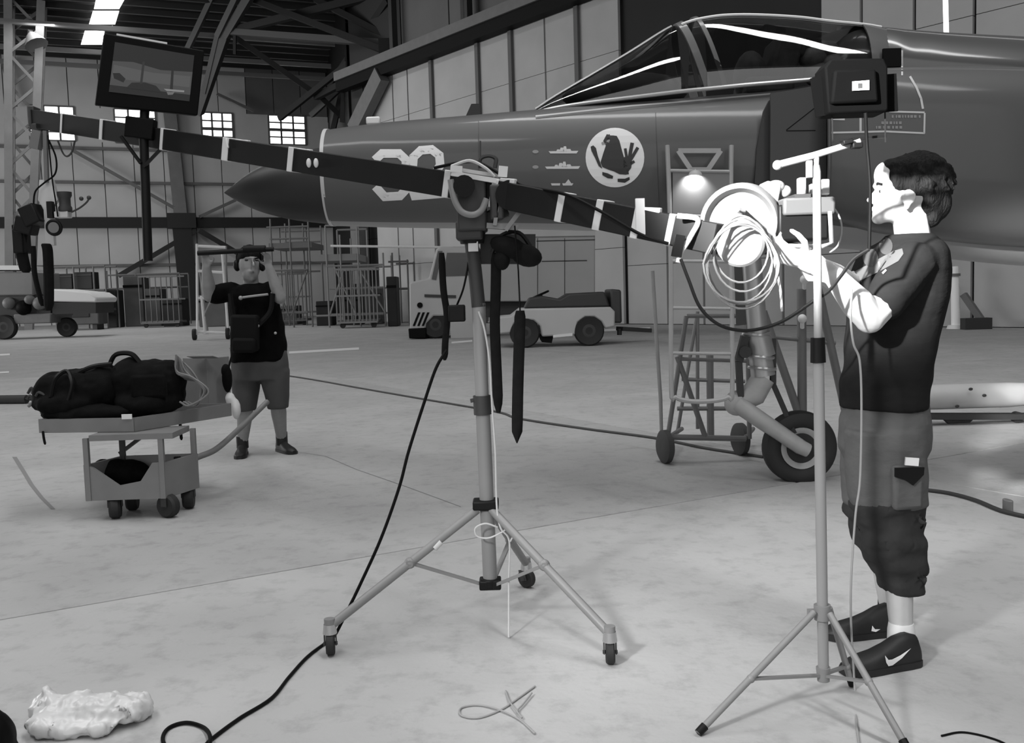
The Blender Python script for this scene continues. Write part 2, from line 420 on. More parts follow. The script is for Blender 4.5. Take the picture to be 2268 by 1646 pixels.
# ------------------------------------------------------------------ roof
cl = empty('ceiling', (0, 40, ZC), kind='structure')
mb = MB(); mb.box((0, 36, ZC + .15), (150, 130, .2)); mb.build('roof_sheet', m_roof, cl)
m_purl = mat('purlin_paint', 44, .6); m_purlo = mat('purlin_pale_paint', 112, .6)
HD = V((-.377, .927, 0))
for k in range(14):
    n = 1.2 + k * 1.75
    a, b = bpt(s0 - 10, ZC - .35, n), bpt(s1 + 6, ZC - .35, n)
    mb = MB(); mb.bar(a, b, .22, .32); mb.build('purlin', m_purl, cl)
for n, z in ((2.6, ZC - 1.3), (8.0, ZC - 1.6), (14.0, ZC - 1.6)):
    mb = MB(); mb.bar(bpt(s0 - 10, z, n), bpt(s1 + 4, z, n), .25, .28); mb.build('purlin', m_purlo, cl)
# strip of skylights running away from the camera
def cpt(x, y, z): return G(x, y, z)
sk = empty('window_5', cpt(222, 50, ZC - .05), kind='structure')
for y0, y1, xa0, xb0, xa1, xb1 in ((-45, 20, 222, 300, 208, 264), (24, 54, 206, 264, 197, 255), (57, 66, 195, 250, 192, 248), (68, 99, 188, 232, 179, 226)):
    mb = MB(); mb.add([cpt(xa0, y0, ZC - .62), cpt(xb0, y0, ZC - .62), cpt(xb1, y1, ZC - .62), cpt(xa1, y1, ZC - .62)], [(0, 1, 2, 3)])
    mb.build('pane', m_sky, sk)
# trusses: members between nodes seen in the roof, each at its own distance
m_tr = mat('truss_paint', 70, .7); m_trd = mat('truss_dark_paint', 26, .8)
tr1 = empty('roof_truss', P(500, 75, 56), kind='structure')
def member(a, b, Ya, Yb, w, m, par):
    mb = MB(); mb.bar(P(a[0], a[1], Ya), P(b[0], b[1], Yb), w, w, (0, 1, 0)); mb.build('truss_member', m, par)
for a, b, Ya, Yb, w, m in (((560, -20), (500, 80), 54, 56, .42, m_tr), ((530, -20), (482, 80), 54, 56, .3, m_tr), ((500, 75), (440, 250), 56, 59, .5, m_tr), ((482, 78), (452, 205), 56, 58, .25, m_tr),
                           ((472, -10), (415, 110), 58, 60, .3, m_tr), ((500, 72), (820, -8), 56, 52, .38, m_trd), ((510, 75), (705, 212), 56, 58, .3, m_trd), ((560, 0), (850, 112), 55, 50, .3, m_trd),
                           ((500, 70), (905, 100), 56, 50, .34, m_tr), ((700, 215), (905, 110), 58, 50, .34, m_trd), ((620, 262), (860, 70), 60, 52, .3, m_trd), ((700, 0), (905, 105), 54, 50, .3, m_trd),
                           ((735, 300), (760, 190), 60, 60, .3, m_trd), ((860, 0), (730, 190), 50, 58, .3, m_trd), ((520, 0), (520, 120), 55, 56, .16, m_trd), ((770, 60), (760, 270), 56, 58, .35, m_trd),
                           ((690, 255), (770, 180), 60, 58, .3, m_tr), ((842, 175), (785, 290), 50, 54, .5, m_trd), ((700, 205), (800, 300), 58, 60, .3, m_trd)):
    member(a, b, Ya, Yb, w, m, tr1)
mb = MB(); mb.box(P(868, 108, 50), (1.3, .3, 1.0)); mb.build('gusset_plate', m_trd, tr1)
fl = empty('floodlight', P(76, 80, 57), 'small pale floodlight bolted high on the lattice column at the left edge', 'floodlight')
mb = MB(); mb.lathe(P(76, 90, 57), (.5, -.2, -1), [(.15, -.5), (.3, -.35), (.62, .2), (.66, .3), (.5, .25)], 14); mb.build('reflector', m_steel, fl)
mb = MB(); mb.bar(P(66, 70, 57.6), P(76, 84, 57), .25, .25); mb.build('bracket', m_steel, fl)
# ------------------------------------------------------------------ the jet
m_jet = mat('jet_dark_grey_paint', 74, .55, var=.05, scale=1.5, coat=.22)
m_belly = mat('jet_belly_paint', 138, .4)
m_radome = mat('radome_paint', 30, .5)
m_edge = mat('bare_edge', 185, .4)
m_mark = mat('marking_paint', 222, .5)
m_glass = glass('canopy_glass', .55, .07)
m_alu = mat('aluminium', 175, .35, metal=.6)
m_gear = mat('gear_paint', 165, .45, var=.08, scale=12)
m_rub = mat('rubber', 34, .7)
m_int = mat('cockpit_dark', 50, .7)
YC = 6.4
jet = empty('jet_aircraft', (1.9, YC, 0), 'dark grey fighter jet with pointed nose cone, number 32 and frog emblem', 'jet aircraft')
def section(x, yt, yb, hw, e=2.25, n=56, Y=YC, flat=0.0):
    t, b = P(x, yt, Y), P(x, yb, Y); c = (t + b) / 2; h = (t.z - b.z) / 2; r = []
    for i in range(n):
        a = 2 * pi * i / n + pi / 2
        ca, sa = cos(a), sin(a)
        r.append(V((c.x, Y + hw * math.copysign(abs(ca) ** (2 / e), ca), c.z + h * math.copysign(abs(sa) ** (2 / e), sa))))
    return r
def interp(tab, k=6):
    out = []
    for a, b in zip(tab[:-1], tab[1:]):
        for j in range(k):
            t = j / k; out.append(tuple(p + (q - p) * t for p, q in zip(a, b)))
    return out + [tab[-1]]
def smooth_tab(tab, k=6):
    pts = [V(t[:3]) for t in tab]; out = []
    n = len(tab)
    def cr(i, d, t):
        p0 = tab[i - 1][d] if i else 2 * tab[0][d] - tab[1][d]; p1, p2 = tab[i][d], tab[i + 1][d]
        p3 = tab[i + 2][d] if i + 2 < n else 2 * tab[-1][d] - tab[-2][d]
        return .5 * (2 * p1 + (p2 - p0) * t + (2 * p0 - 5 * p1 + 4 * p2 - p3) * t * t + (3 * p1 - p0 - 3 * p2 + p3) * t ** 3)
    for i in range(n - 1):
        for j in range(k): out.append(tuple(cr(i, d, j / k) for d in range(len(tab[0]))))
    return out + [tab[-1]]
# radome
tab = smooth_tab([(497, 426, 428, .004), (520, 409, 443, .055), (552, 386, 460, .12), (590, 366, 474, .18), (645, 344, 487, .24), (700, 331, 494, .275), (737, 326, 497, .29)])
mb = MB(); mb.loft([section(x, t, b, w, 2.0) for x, t, b, w in tab]); mb.build('nose_cone', m_radome, jet)
# fuselage
FT = [(733, 290, 500, .30), (800, 281, 502, .325), (876, 273, 504, .355), (1053, 259, 506, .41), (1187, 248, 508, .44), (1400, 232, 513, .475), (1560, 219, 518, .49), (1706, 206, 526, .50),
      (1850, 185, 548, .52), (2000, 160, 562, .55), (2268, 150, 588, .58), (2600, 150, 605, .60), (3000, 160, 610, .60), (3700, 190, 600, .52), (4300, 250, 560, .35)]
tab = smooth_tab(FT, 5)
rings = [section(x, t, b, w, 2.35, 64) for x, t, b, w in tab]
mb = MB(); mb.loft(rings)
# light underside: ring faces in the lowest part
fi = 0
for i in range(len(rings) - 1):
    for j in range(64):
        zc = (rings[i][j].z + rings[i][(j + 1) % 64].z) / 2; lo = min(p.z for p in rings[i]); hi = max(p.z for p in rings[i])
        fr = (zc - lo) / (hi - lo); lim = .035 if tab[i][0] < 1500 else .035 + .075 * min(1, (tab[i][0] - 1500) / 350)
        if fr < lim: mb.m[fi] = 1
        fi += 1
fus = mb.build('fuselage', [m_jet, m_belly], jet)
mb = MB(); mb.loft([section(728, 287, 501, .302, 2.2), section(736, 287, 501.5, .306, 2.2)]); mb.build('nose_ring', m_edge, jet)
# spine behind the cockpit
tab = smooth_tab([(1800, 160, 260, .10), (1870, 80, 260, .26), (1936, 66, 260, .31), (2000, 71, 270, .33), (2089, 78, 280, .35), (2268, 88, 300, .38), (2600, 105, 320, .40), (3000, 120, 330, .38), (3700, 160, 330, .25), (4200, 230, 330, .06)], 5)
sp_r = [section(x, t, b, w, 2.1, 48) for x, t, b, w in tab]
mb = MB(); mb.loft(sp_r); spine = mb.build('spine', mat('jet_gloss_grey_paint', 70, .4, coat=.8), jet)
# air intake on the near side: a bulged duct with an open dark mouth and a half cone standing in it
def duct(x, yt, yb, out, n=40, Y0=YC - .30, e=3.6):
    t, b = P(x, yt, YC - .45), P(x, yb, YC - .45); c = (t + b) / 2; h = (t.z - b.z) / 2; r = []
    for i in range(n):
        a = pi / 2 + pi * i / (n - 1); ca, sa = cos(a), sin(a)
        r.append(V((c.x, Y0 + out * math.copysign(abs(ca) ** (2 / e), ca), c.z + h * math.copysign(abs(sa) ** (2 / e), sa))))
    return r
dt = smooth_tab([(1812, 168, 470, .36), (1850, 160, 485, .40), (1950, 152, 512, .43), (2100, 150, 530, .45), (2268, 152, 545, .46), (2600, 160, 560, .46), (3200, 190, 560, .38), (3900, 280, 540, .1)], 5)
outer = [duct(*q) for q in dt]
inner = [[p + (V((c.x, YC - .3, c.z)) - p) * .05 for p in r] for r in outer[:14] for c in [sum(r, V((0, 0, 0))) / len(r)]]
mb = MB(); mb.loft(outer, caps=False, closed=False); intake = mb.build('air_intake', m_jet, jet, recalc=False)
mb = MB(); lip = outer[0]; mb.tube(lip, .012, 8); mb.build('intake_lip', m_jet, jet)
mb = MB(); mb.loft(inner, caps=False, closed=False); mb.build('intake_duct', m_black, jet)
def plate(name, px, Y, th, m):
    mb = MB(); a = [P(x, y, Y) for x, y in px]; k = len(a); c = [p + V((0, th, 0)) for p in a]
    mb.add(a + c, [tuple(range(k)), tuple(range(2 * k - 1, k - 1, -1))] + [(i, (i + 1) % k, k + (i + 1) % k, k + i) for i in range(k)]); return mb.build(name, m, jet)
plate('splitter_gap_shade', [(1704, 222), (1712, 222), (1712, 470), (1668, 470), (1676, 330), (1692, 246)], YC - .51, .03, m_int)  # dark plate standing in for the shade in the gap beside the splitter
split_ = plate('splitter_plate', [(1707, 207), (1830, 186), (1830, 480), (1705, 480)], YC - .55, .02, mat('splitter_paint', 56, .5))
# canopy and windscreen
CT = [(1186, 243, 252, .03), (1230, 214, 246, .11), (1300, 173, 240, .19), (1390, 120, 233, .255), (1488, 60, 224, .305), (1553, 39, 219, .325), (1630, 33, 212, .335), (1744, 39, 203, .335), (1825, 50, 196, .33), (1897, 58, 188, .32), (1940, 66, 182, .31)]
ct = smooth_tab(CT, 6)
def arch(x, yt, yb, hw, n=26, g=0.0, e=2.15):
    t, b = P(x, yt, YC), P(x, yb, YC); h = t.z - b.z + g; r = []
    for i in range(n):
        a = pi * i / (n - 1); ca, sa = cos(a), sin(a)
        r.append(V((t.x, YC - (hw + g) * math.copysign(abs(ca) ** (2 / e), ca), b.z + h * abs(sa) ** (2 / e))))
    return r
ws = [q for q in ct if q[0] <= 1495]; cp = [q for q in ct if 1540 <= q[0] <= 1905]
mb = MB(); mb.loft([arch(*q) for q in ws], caps=False, closed=False); mb.build('windscreen', m_glass, jet, label='raked glass windscreen')
mb = MB(); mb.loft([arch(*q) for q in cp], caps=False, closed=False); mb.build('canopy', m_glass, jet, label='clear cockpit canopy')
def frame_strip(x0, x1, g, name, lean=0):
    q = [c for c in smooth_tab(CT, 40) if x0 <= c[0] <= x1]
    mb = MB()
    o = [arch(*c, g=g) for c in q]; i_ = [arch(*c, g=-.004) for c in q]
    if lean:
        for r in o + i_:
            b = r[0].z; top = max(p.z for p in r)
            for p in r: p.x += lean * (1 - (p.z - b) / (top - b))
    mb.loft(o, False, False); mb.loft(i_, False, False); mb.loft([o[0], i_[0]], False, False); mb.loft([o[-1], i_[-1]], False, False)
    return mb.build(name, m_jet, jet)
frame_strip(1490, 1505, .008, 'windscreen_arch', .14)
frame_strip(1527, 1538, .008, 'canopy_front_frame', .14)
frame_strip(1890, 1942, .006, 'canopy_rear_frame')
mb = MB(); pth = [P(x, yt - 1, YC) for x, yt, yb, hw in ws]; mb.tube(pth, .011, 8); mb.build('windscreen_rail', m_alu, jet)
mb = MB()
for s in (-1, 1):
    mb.tube([arch(*q)[0 if s < 0 else -1] + V((0, .0, .0)) for q in ct], .013, 8)
mb.build('canopy_sill', m_alu, jet)
mb = MB(); mb.tube([arch(*q)[9] + V((0, -.004, .004)) for q in ct if 1488 < q[0] < 1935], .0085, 6); mb.build('canopy_highlight', m_white, jet)  # white tube standing in for the skylight reflection along the canopy
# what is seen through the glass: coaming, seat, headrest, gear behind the seat
mb = MB(); mb.ell(P(1420, 205, YC), (.30, .2, .12)); mb.ell(P(1330, 215, YC), (.25, .14, .08)); mb.build('instrument_coaming', m_int, jet)
mb = MB()
mb.box(P(1720, 165, YC), (.16, .38, .42), (0, .25, 0)); mb.box(P(1745, 112, YC), (.16, .3, .12), (0, .25, 0)); mb.box(P(1690, 200, YC), (.3, .4, .1)); mb.ell(P(1660, 170, YC), (.1, .18, .16))
mb.build('ejection_seat', mat('seat_cloth', 52, .8, var=.3, scale=20), jet, bevel=.02)
mb = MB()
for x, y, r in ((1800, 130, .07), (1835, 110, .05), (1850, 150, .09), (1815, 165, .08), (1880, 120, .06)): mb.ell(P(x, y, YC - .1), (r * 1.3, r, r))
mb.build('avionics', mat('avionics_grey', 85, .6, var=.4, scale=20), jet)
mb = MB(); mb.box(P(1975, 128, YC - .33), (.11, .02, .11)); mb.build('vent', m_black, jet)
# small fittings
mb = MB(); p = P(1045, 262, YC); mb.prism([(0, 0), (.05, .0), (.06, -.12), (-.06, -.12)], p + V((0, -.01, .09)), (1, 0, 0), (0, 0, 1), (0, .02, 0)); mb.build('blade_antenna', m_radome, jet)
mb = MB(); mb.box(P(827, 268, YC), (.09, .05, .05)); mb.build('beacon', m_white, jet, bevel=.01)

# markings laid on the skin
bmj = bmesh.new()
for o in (fus, intake, spine):
    t = o.data.copy(); t.transform(Matrix.Translation(wloc(o))); bmj.from_mesh(t)
BV = BVHTree.FromBMesh(bmj)
def decal(name, polys, m, off=.003, step=9, parent=None, bv=None, label=None):
    bm = bmesh.new()
    for poly in polys:
        vs = [bm.verts.new((x, y, 0)) for x, y in poly]
        try: bm.faces.new(vs)
        except ValueError: pass
    bmesh.ops.triangulate(bm, faces=bm.faces)
    for _ in range(5):
        e = [q for q in bm.edges if q.calc_length() > step]
        if not e: break
        bmesh.ops.subdivide_edges(bm, edges=e, cuts=1); bmesh.ops.triangulate(bm, faces=bm.faces)
    for v in bm.verts:
        d = ray(v.co.x, v.co.y).normalized(); h = (bv or BV).ray_cast(CAM, d)
        v.co = (h[0] - d * off) if h[0] is not None else P(v.co.x, v.co.y, YC - .45)
    me = bpy.data.meshes.new(name); off0 = wloc(parent or jet); bmesh.ops.translate(bm, verts=bm.verts, vec=-off0); bm.to_mesh(me); bm.free(); me.materials.append(m)
    o = bpy.data.objects.new(name, me); COL.objects.link(o); o.parent = parent or jet
    if label: o['label'] = label
    return o
def stroke(pts, w):
    out = []; pts = [V((p[0], p[1])) for p in pts]
    for a, b in zip(pts[:-1], pts[1:]):
        d = (b - a).normalized(); n = V((-d.y, d.x)) * w / 2; e = d * w * .22
        out.append([tuple(a - e + n), tuple(b + e + n), tuple(b + e - n), tuple(a - e - n)])
    return out
def circ(x, y, rx, ry, n=40, a0=0): return [(x + rx * cos(2 * pi * i / n + a0), y + ry * sin(2 * pi * i / n + a0)) for i in range(n)]
decal('number_marking', stroke([(833, 352), (846, 340), (884, 340), (899, 354), (899, 374), (886, 386), (866, 388)], 19) + stroke([(886, 388), (899, 400), (899, 420), (886, 434), (852, 436), (834, 416)], 19), m_mark, label='white numeral 3')
decal('number_marking', stroke([(914, 372), (916, 348), (932, 333), (956, 331), (973, 344), (975, 366), (958, 392), (914, 428)], 19) + [[(906, 426), (912, 444), (985, 438), (985, 424)]], m_mark, label='white numeral 2')
emblem = decal('emblem', [circ(1362, 349, 65, 66, 44)], m_mark, .003, 9, label='white disc with dark frog')
m_frog = mat('emblem_dark', 36, .5)
frog = [[(1336, 312), (1344, 297), (1352, 300), (1358, 300), (1366, 301), (1372, 312), (1378, 335), (1383, 352), (1390, 368), (1393, 386), (1386, 387), (1372, 386), (1360, 380), (1348, 376), (1334, 370), (1330, 360), (1336, 340), (1342, 322)],
        [(1308, 325), (1314, 322), (1320, 328), (1324, 345), (1330, 362), (1334, 374), (1326, 368), (1318, 350), (1310, 334)],
        [(1376, 350), (1390, 346), (1396, 348), (1400, 356), (1398, 372), (1392, 380), (1380, 372)],
        stroke([(1388, 350), (1385, 330)], 6)[0], stroke([(1394, 350), (1400, 318)], 8)[0], stroke([(1398, 352), (1412, 328)], 7)[0], stroke([(1398, 362), (1404, 358)], 6)[0],
        [(1334, 381), (1346, 384), (1358, 390), (1357, 396), (1346, 395), (1334, 388)], [(1368, 396), (1384, 396), (1394, 392), (1395, 398), (1384, 405), (1368, 403)],
        [(1343, 300), (1350, 297), (1353, 304), (1347, 310), (1342, 306)]]
decal('emblem_figure', frog, m_frog, .0055, 8)
decal('emblem_tongue', stroke([(1350, 312), (1334, 318)], 6), mat('emblem_grey', 140, .5), .0055, 8)
for k, y in enumerate((336, 370, 407)):
    w = (33, 39, 25)[k]; cx = (1248, 1246, 1245)[k]
    ship = [[(cx - w, y - 1), (cx + w, y - 2), (cx + w - 4, y + 4), (cx - w + 4, y + 4)]]
    for dx, hh, ww in ((-.35, 5, 5), (-.1, 9, 6), (.1, 12, 5), (.35, 6, 7)):
        X = cx + dx * w; ship.append([(X - ww, y), (X - ww * .5, y - hh), (X + ww * .5, y - hh), (X + ww, y)])
    if k == 2: ship = [[(cx - w, y - 1), (cx - 4, y - 1), (cx - 5, y + 4), (cx - w + 2, y + 4)], [(cx, y - 1), (cx + w, y - 1), (cx + w - 3, y + 4), (cx + 2, y + 4)], [(cx + 6, y), (cx + 14, y - 10), (cx + 21, y)]]
    decal('ship_marking', ship, mat('marking_worn', 200, .6), label='small white ship silhouette')
    if k < 2: decal('stencil', [circ(1186, y, 7, 4, 10)], mat('marking_faint', 140, .6))
m_thin = mat('marking_line_paint', 190, .6)
rl = stroke([(1816, 172), (1822, 215), (1829, 254), (1842, 262)], 5) + stroke([(1842, 263), (1870, 264)], 5) + stroke([(1836, 294), (1884, 293), (1960, 291), (2047, 295)], 4) + stroke([(2047, 295), (2048, 251)], 4) \
    + stroke([(2047, 249), (1970, 247)], 4) + stroke([(2044, 240), (2040, 218), (2030, 194), (2016, 170)], 5) + stroke([(1998, 166), (1998, 112)], 4) + stroke([(1806, 199), (1818, 199)], 4) + stroke([(1906, 262), (1906, 290)], 5)
decal('rescue_outline', rl, m_thin, label='white outlined rescue panel')
tx = []
for yy, xa, xb in ((258, 1975, 2040), (272, 1952, 2000), (282, 1940, 1998)):
    x = xa
    while x < xb:
        w = random.choice((3, 4, 6)); tx.append([(x, yy - 3), (x + w, yy - 3), (x + w, yy + 3), (x, yy + 3)]); x += w + random.choice((2, 3, 5))
decal('stencil', tx, mat('stencil_paint', 132, .6))
m_pl = mat('panel_gap', 60, .6)
for q_, w_ in (([(1187, 262), (1400, 241), (1706, 213), (1706, 300)], 2.5), ([(1060, 268), (1060, 500)], 1.6), ([(1452, 250), (1462, 505)], 1.6)): decal('panel_seam', stroke(q_, w_), m_pl, .002)
bmq = bmesh.new(); t_ = split_.data.copy(); t_.transform(Matrix.Translation(wloc(split_))); bmq.from_mesh(t_)
for q_ in ([(1742, 290), (1806, 289)], [(1742, 288), (1806, 238)]): decal('panel_seam', stroke(q_, 2), m_black, .002, bv=BVHTree.FromBMesh(bmq))
decal('sill_stripe', stroke([(1187, 257), (1400, 234), (1500, 226), (1706, 208)], 3.5), mat('sill_stripe_paint', 165, .4), .003)

# nose gear
hx = P(1770, 990, YC); rad = .243
mb = MB(); mb.lathe(hx, (0, 1, 0), [(.135, -.055), (.16, -.075), (.205, -.078), (.232, -.062), (rad, -.03), (rad, .03), (.232, .062), (.205, .078), (.16, .075), (.135, .055)], 44); tyre = mb.build('tyre', m_rub, jet)
mb = MB(); mb.lathe(hx, (0, 1, 0), [(.02, -.05), (.085, -.04), (.105, -.06), (.138, -.066), (.14, .066), (.105, .06), (.02, .05)], 36); rim = mb.build('wheel_rim', m_gear, jet)
mb = MB()
for k in range(6):
    a = k * pi / 3; mb.cyl(hx + V((.07 * cos(a), -.05, .07 * sin(a))), hx + V((.07 * cos(a), -.042, .07 * sin(a))), .018, n=10)
mb.build('lightening_hole', m_black, rim)
mb = MB(); mb.cyl(hx + V((0, -.10, 0)), hx + V((0, .1, 0)), .03); mb.build('axle', m_dsteel, jet)
k0 = P(1632, 893, YC); top = P(1660, 520, YC)
mb = MB()
for s in (-.10, .10):
    mb.tube([k0 + V((0, s * .5, 0)), k0 + V((.06, s * .9, -.05)), hx + V((-.02, s, .015)), hx + V((.03, s, -.01))], [.055, .055, .05, .045], 10)
mb.build('fork', m_gear, jet)
knee = P(1692, 836, YC)
mb = MB(); mb.cyl(top, P(1680, 760, YC), .062, .066, 20); mb.cyl(P(1676, 740, YC), P(1688, 790, YC), .088, .088, 20); mb.cyl(P(1682, 772, YC), P(1690, 832, YC), .074, .08, 20)
for t in (742, 790, 815): mb.torus(P(1674 + (t - 740) * .18, t, YC), (.1, 0, 1), .086, .012, 20, 6)
mb.build('oleo_strut', m_alu, jet)
mb = MB(); mb.tube([knee, P(1670, 872, YC), k0], [.075, .085, .07], 14); mb.ell(k0, (.085, .09, .085)); mb.build('knuckle', m_gear, jet)
mb = MB(); mb.bar(P(1650, 745, YC - .05), P(1636, 800, YC - .05), .05, .05); mb.bar(P(1636, 800, YC - .05), P(1640, 880, YC - .05), .04, .04); mb.cyl(P(1651, 780, YC - .1), P(1651, 780, YC + .02), .04, n=12)
mb.bar(P(1712, 750, YC), P(1712, 850, YC), .035, .035); mb.bar(P(1712, 850, YC), P(1760, 960, YC - .06), .03, .03); mb.build('torque_link', m_dsteel, jet)
mb = MB(); mb.bar(P(1640, 560, YC + .15), P(1645, 720, YC + .12), .02, .22); mb.build('drag_brace', m_dsteel, jet)
# ------------------------------------------------------------------ the camera crane
m_boom = mat('boom_black', 27, .5, spec=.25, var=.1, scale=8)
m_tube = mat('stand_grey_tube', 128, .42, var=.05, scale=6)
m_tube2 = mat('stand_pale_tube', 140, .4)
m_blk = mat('black_plastic', 16, .5, spec=.2)
m_dk = mat('dark_grey', 52, .6)
m_tape = mat('white_tape', 215, .7)
m_cabB = mat('black_cable', 12, .6, spec=.12)
m_cabW = mat('pale_cord', 190, .6)
m_cabG = mat('grey_cord', 150, .6)
m_cloth = mat('black_cloth', 24, .9, spec=.1, var=.2, scale=30)
m_wt = mat('weight_paint', 150, .5, var=.04, scale=20); m_wt2 = mat('rear_weight_paint', 112, .5, var=.06, scale=14)
m_chrome = mat('chrome', 190, .25, metal=.8)
def Yb(x): return 1 / (.1818 + (x - 100) * 8.98e-5)
def boom_y(x): return 264 + .1573 * (x - 80) if x < 1020 else 412 + .207 * (x - 1020)
def BP(x, dy=0): return P(x, boom_y(x) + dy, Yb(x))
YT = 3.73
crane = empty('camera_crane', (P(1085, 1300, YT).x, YT, 0), 'long black taped camera crane boom on a grey wheeled tripod stand', 'camera crane')
mb = MB(); mb.bar(BP(78), BP(1024), .075, .10); mb.bar(BP(1016), BP(1592), .075, .10)
mb.build('boom', m_boom, crane, bevel=.004)
mb = MB(); mb.box(BP(78), (.03, .09, .13)); mb.box(P(90, 300, Yb(90)), (.06, .08, .12)); mb.build('boom_end', m_dk, crane, bevel=.005)
for x, w, hf in ((150, 7, 0), (238, 11, 0), (372, 9, 0), (513, 20, 0), (657, 16, 0), (1002, 17, 1), (1106, 17, 1), (1252, 17, 1), (1336, 18, 0), (1420, 18, 1), (1494, 15, 0)):
    c = BP(x); d = (BP(x + 20) - BP(x - 20)).normalized(); L = w * Yb(x) / 2150
    mb = MB(); mb.bar(c - d * L / 2, c + d * L / 2, .080, .106)
    if x == 513: mb.bar(BP(508, -20) - V((0, .045, 0)), BP(512, 0) - V((0, .045, 0)), .01, .02, (0, 1, 0))
    mb.build('tape_band', m_tape, crane, bevel=.003)
# white flaps of tape lying along the top edge
for x0, x1, dy in ((1208, 1256, -24), (1416, 1464, -36), (1110, 1142, -34), (660, 690, -23), (520, 552, -22)):
    mb = MB(); mb.bar(P(x0, boom_y(x1) + dy - 2, Yb(x0) - .03), P(x1, boom_y(x1) + dy, Yb(x1) - .03), .02, .022); mb.build('tape_flap', m_tape, crane, bevel=.003)
mb = MB(); mb.bar(P(1417, 440, Yb(1420) - .04), P(1419, 520, Yb(1420) - .045), .03, .016, (0, 1, 0)); mb.build('tape_flap', m_tape, crane)
mb = MB()
for x in (684, 700): mb.ell(P(x, 361, Yb(x) - .06), (.011, .01, .02))
mb.build('label_dots', m_tape, crane, kind=None)
# pivot head: cheek plates, tilt drum, grey yoke, white rails on top
yc_ = YT - .02
mb = MB(); mb.box(P(1046, 455, YT), (.11, .16, .20)); mb.box(P(1100, 448, YT - .1), (.05, .02, .13)); mb.box(P(1040, 512, YT), (.10, .12, .07)); mb.box(P(1092, 480, YT), (.12, .1, .05), (0, -.4, 0)); mb.build('pivot_block', m_dk, crane, bevel=.008)
mb = MB(); mb.cyl(P(1028, 412, YT - .14), P(1028, 412, YT + .14), .04, n=18); mb.cyl(P(1130, 432, YT - .12), P(1130, 432, YT + .1), .055, n=20); mb.cyl(P(1045, 505, YT), P(1046, 540, YT), .055, .045, 18); mb.build('tilt_drum', m_blk, crane)
mb = MB(); mb.tube(smooth_path([P(998, 398, YT - .13), P(1006, 440, YT - .13), P(1022, 468, YT - .13), P(1046, 476, YT - .13), P(1066, 466, YT - .13), P(1078, 440, YT - .13)]), .012, 10); mb.build('yoke', m_tube, crane)
mb = MB(); mb.bar(P(1000, 384, YT - .07), P(1106, 402, YT - .09), .018, .018); mb.bar(P(1004, 374, YT - .02), P(1104, 390, YT - .04), .014, .014); mb.bar(P(998, 374, YT - .07), P(1024, 376, YT - .07), .024, .024); mb.bar(P(1104, 380, YT - .08), P(1124, 382, YT - .08), .03, .04); mb.build('rail', m_tape, crane)
mb = MB(); mb.tube(smooth_path([P(962, 372, YT + .05), P(1010, 362, YT), P(1050, 358, YT), P(1085, 372, YT - .05), P(1150, 410, YT - .1), P(1250, 430, YT - .3), P(1330, 468, YT - .42), P(1420, 520, YT - .5), P(1480, 540, 3.2)]), .006, 6); mb.build('cable', m_cabB, crane)
mb = MB(); mb.tube(smooth_path([P(1000, 368, YT - .04), P(1040, 356, YT - .04), P(1075, 372, YT - .06), P(1096, 392, YT - .06)]), .006, 6); mb.build('cable', m_cabW, crane)
mb = MB(); mb.tube(smooth_path([P(1064, 372, YT), P(1064, 352, YT), P(1082, 345, YT), P(1098, 352, YT), P(1096, 372, YT)]), .008, 6); mb.bar(P(1064, 370, YT), P(1064, 312, YT), .006, .006); mb.build('handle', m_dk, crane)
mb = MB(); mb.bar(P(1078, 500, YT - .08), P(1148, 505, YT - .08), .03, .02); mb.bar(P(1120, 510, YT - .1), P(1150, 470, YT - .1), .016, .016); mb.bar(P(1105, 430, YT - .1), P(1096, 500, YT - .1), .02, .014); mb.build('bracket', m_tube, crane)
# stand column
mb = MB(); mb.tube([P(1043, 528, YT), P(1052, 600, YT), P(1060, 680, YT)], .027, 14); mb.build('upper_column', m_dk, crane)
mb = MB(); mb.box(P(1048, 546, YT - .035), (.038, .012, .038)); mb.build('white_tag', m_tape, crane, bevel=.002)
mb = MB(); mb.tube([P(1060, 672, YT), P(1068, 880, YT)], .026, 16); mb.build('middle_column', m_tube2, crane)
mb = MB(); mb.tube([P(1068, 876, YT), P(1086, 1290, YT)], .028, 16); mb.build('lower_column', m_tube, crane)
mb = MB(); mb.tube([P(1067, 876, YT), P(1069, 918, YT)], .034, 16); mb.bar(P(1062, 884, YT), P(1042, 888, YT), .018, .014); mb.build('column_clamp', m_dk, crane)
mb = MB(); mb.tube([P(1074, 1106, YT), P(1075, 1128, YT)], .04, 16); mb.box(P(1076, 1116, YT), (.10, .085, .035)); mb.build('leg_hub', m_blk, crane, bevel=.006)
mb = MB(); mb.box(P(1086, 1292, YT), (.085, .075, .038)); mb.cyl(P(1086, 1280, YT), P(1086, 1300, YT), .04); mb.build('base_hub', m_blk, crane, bevel=.006)
gl_, gr_, gb_ = G(733, 1450), G(1352, 1470), G(1167, 1301)
hub = P(1075, 1120, YT); bh = P(1086, 1290, YT)
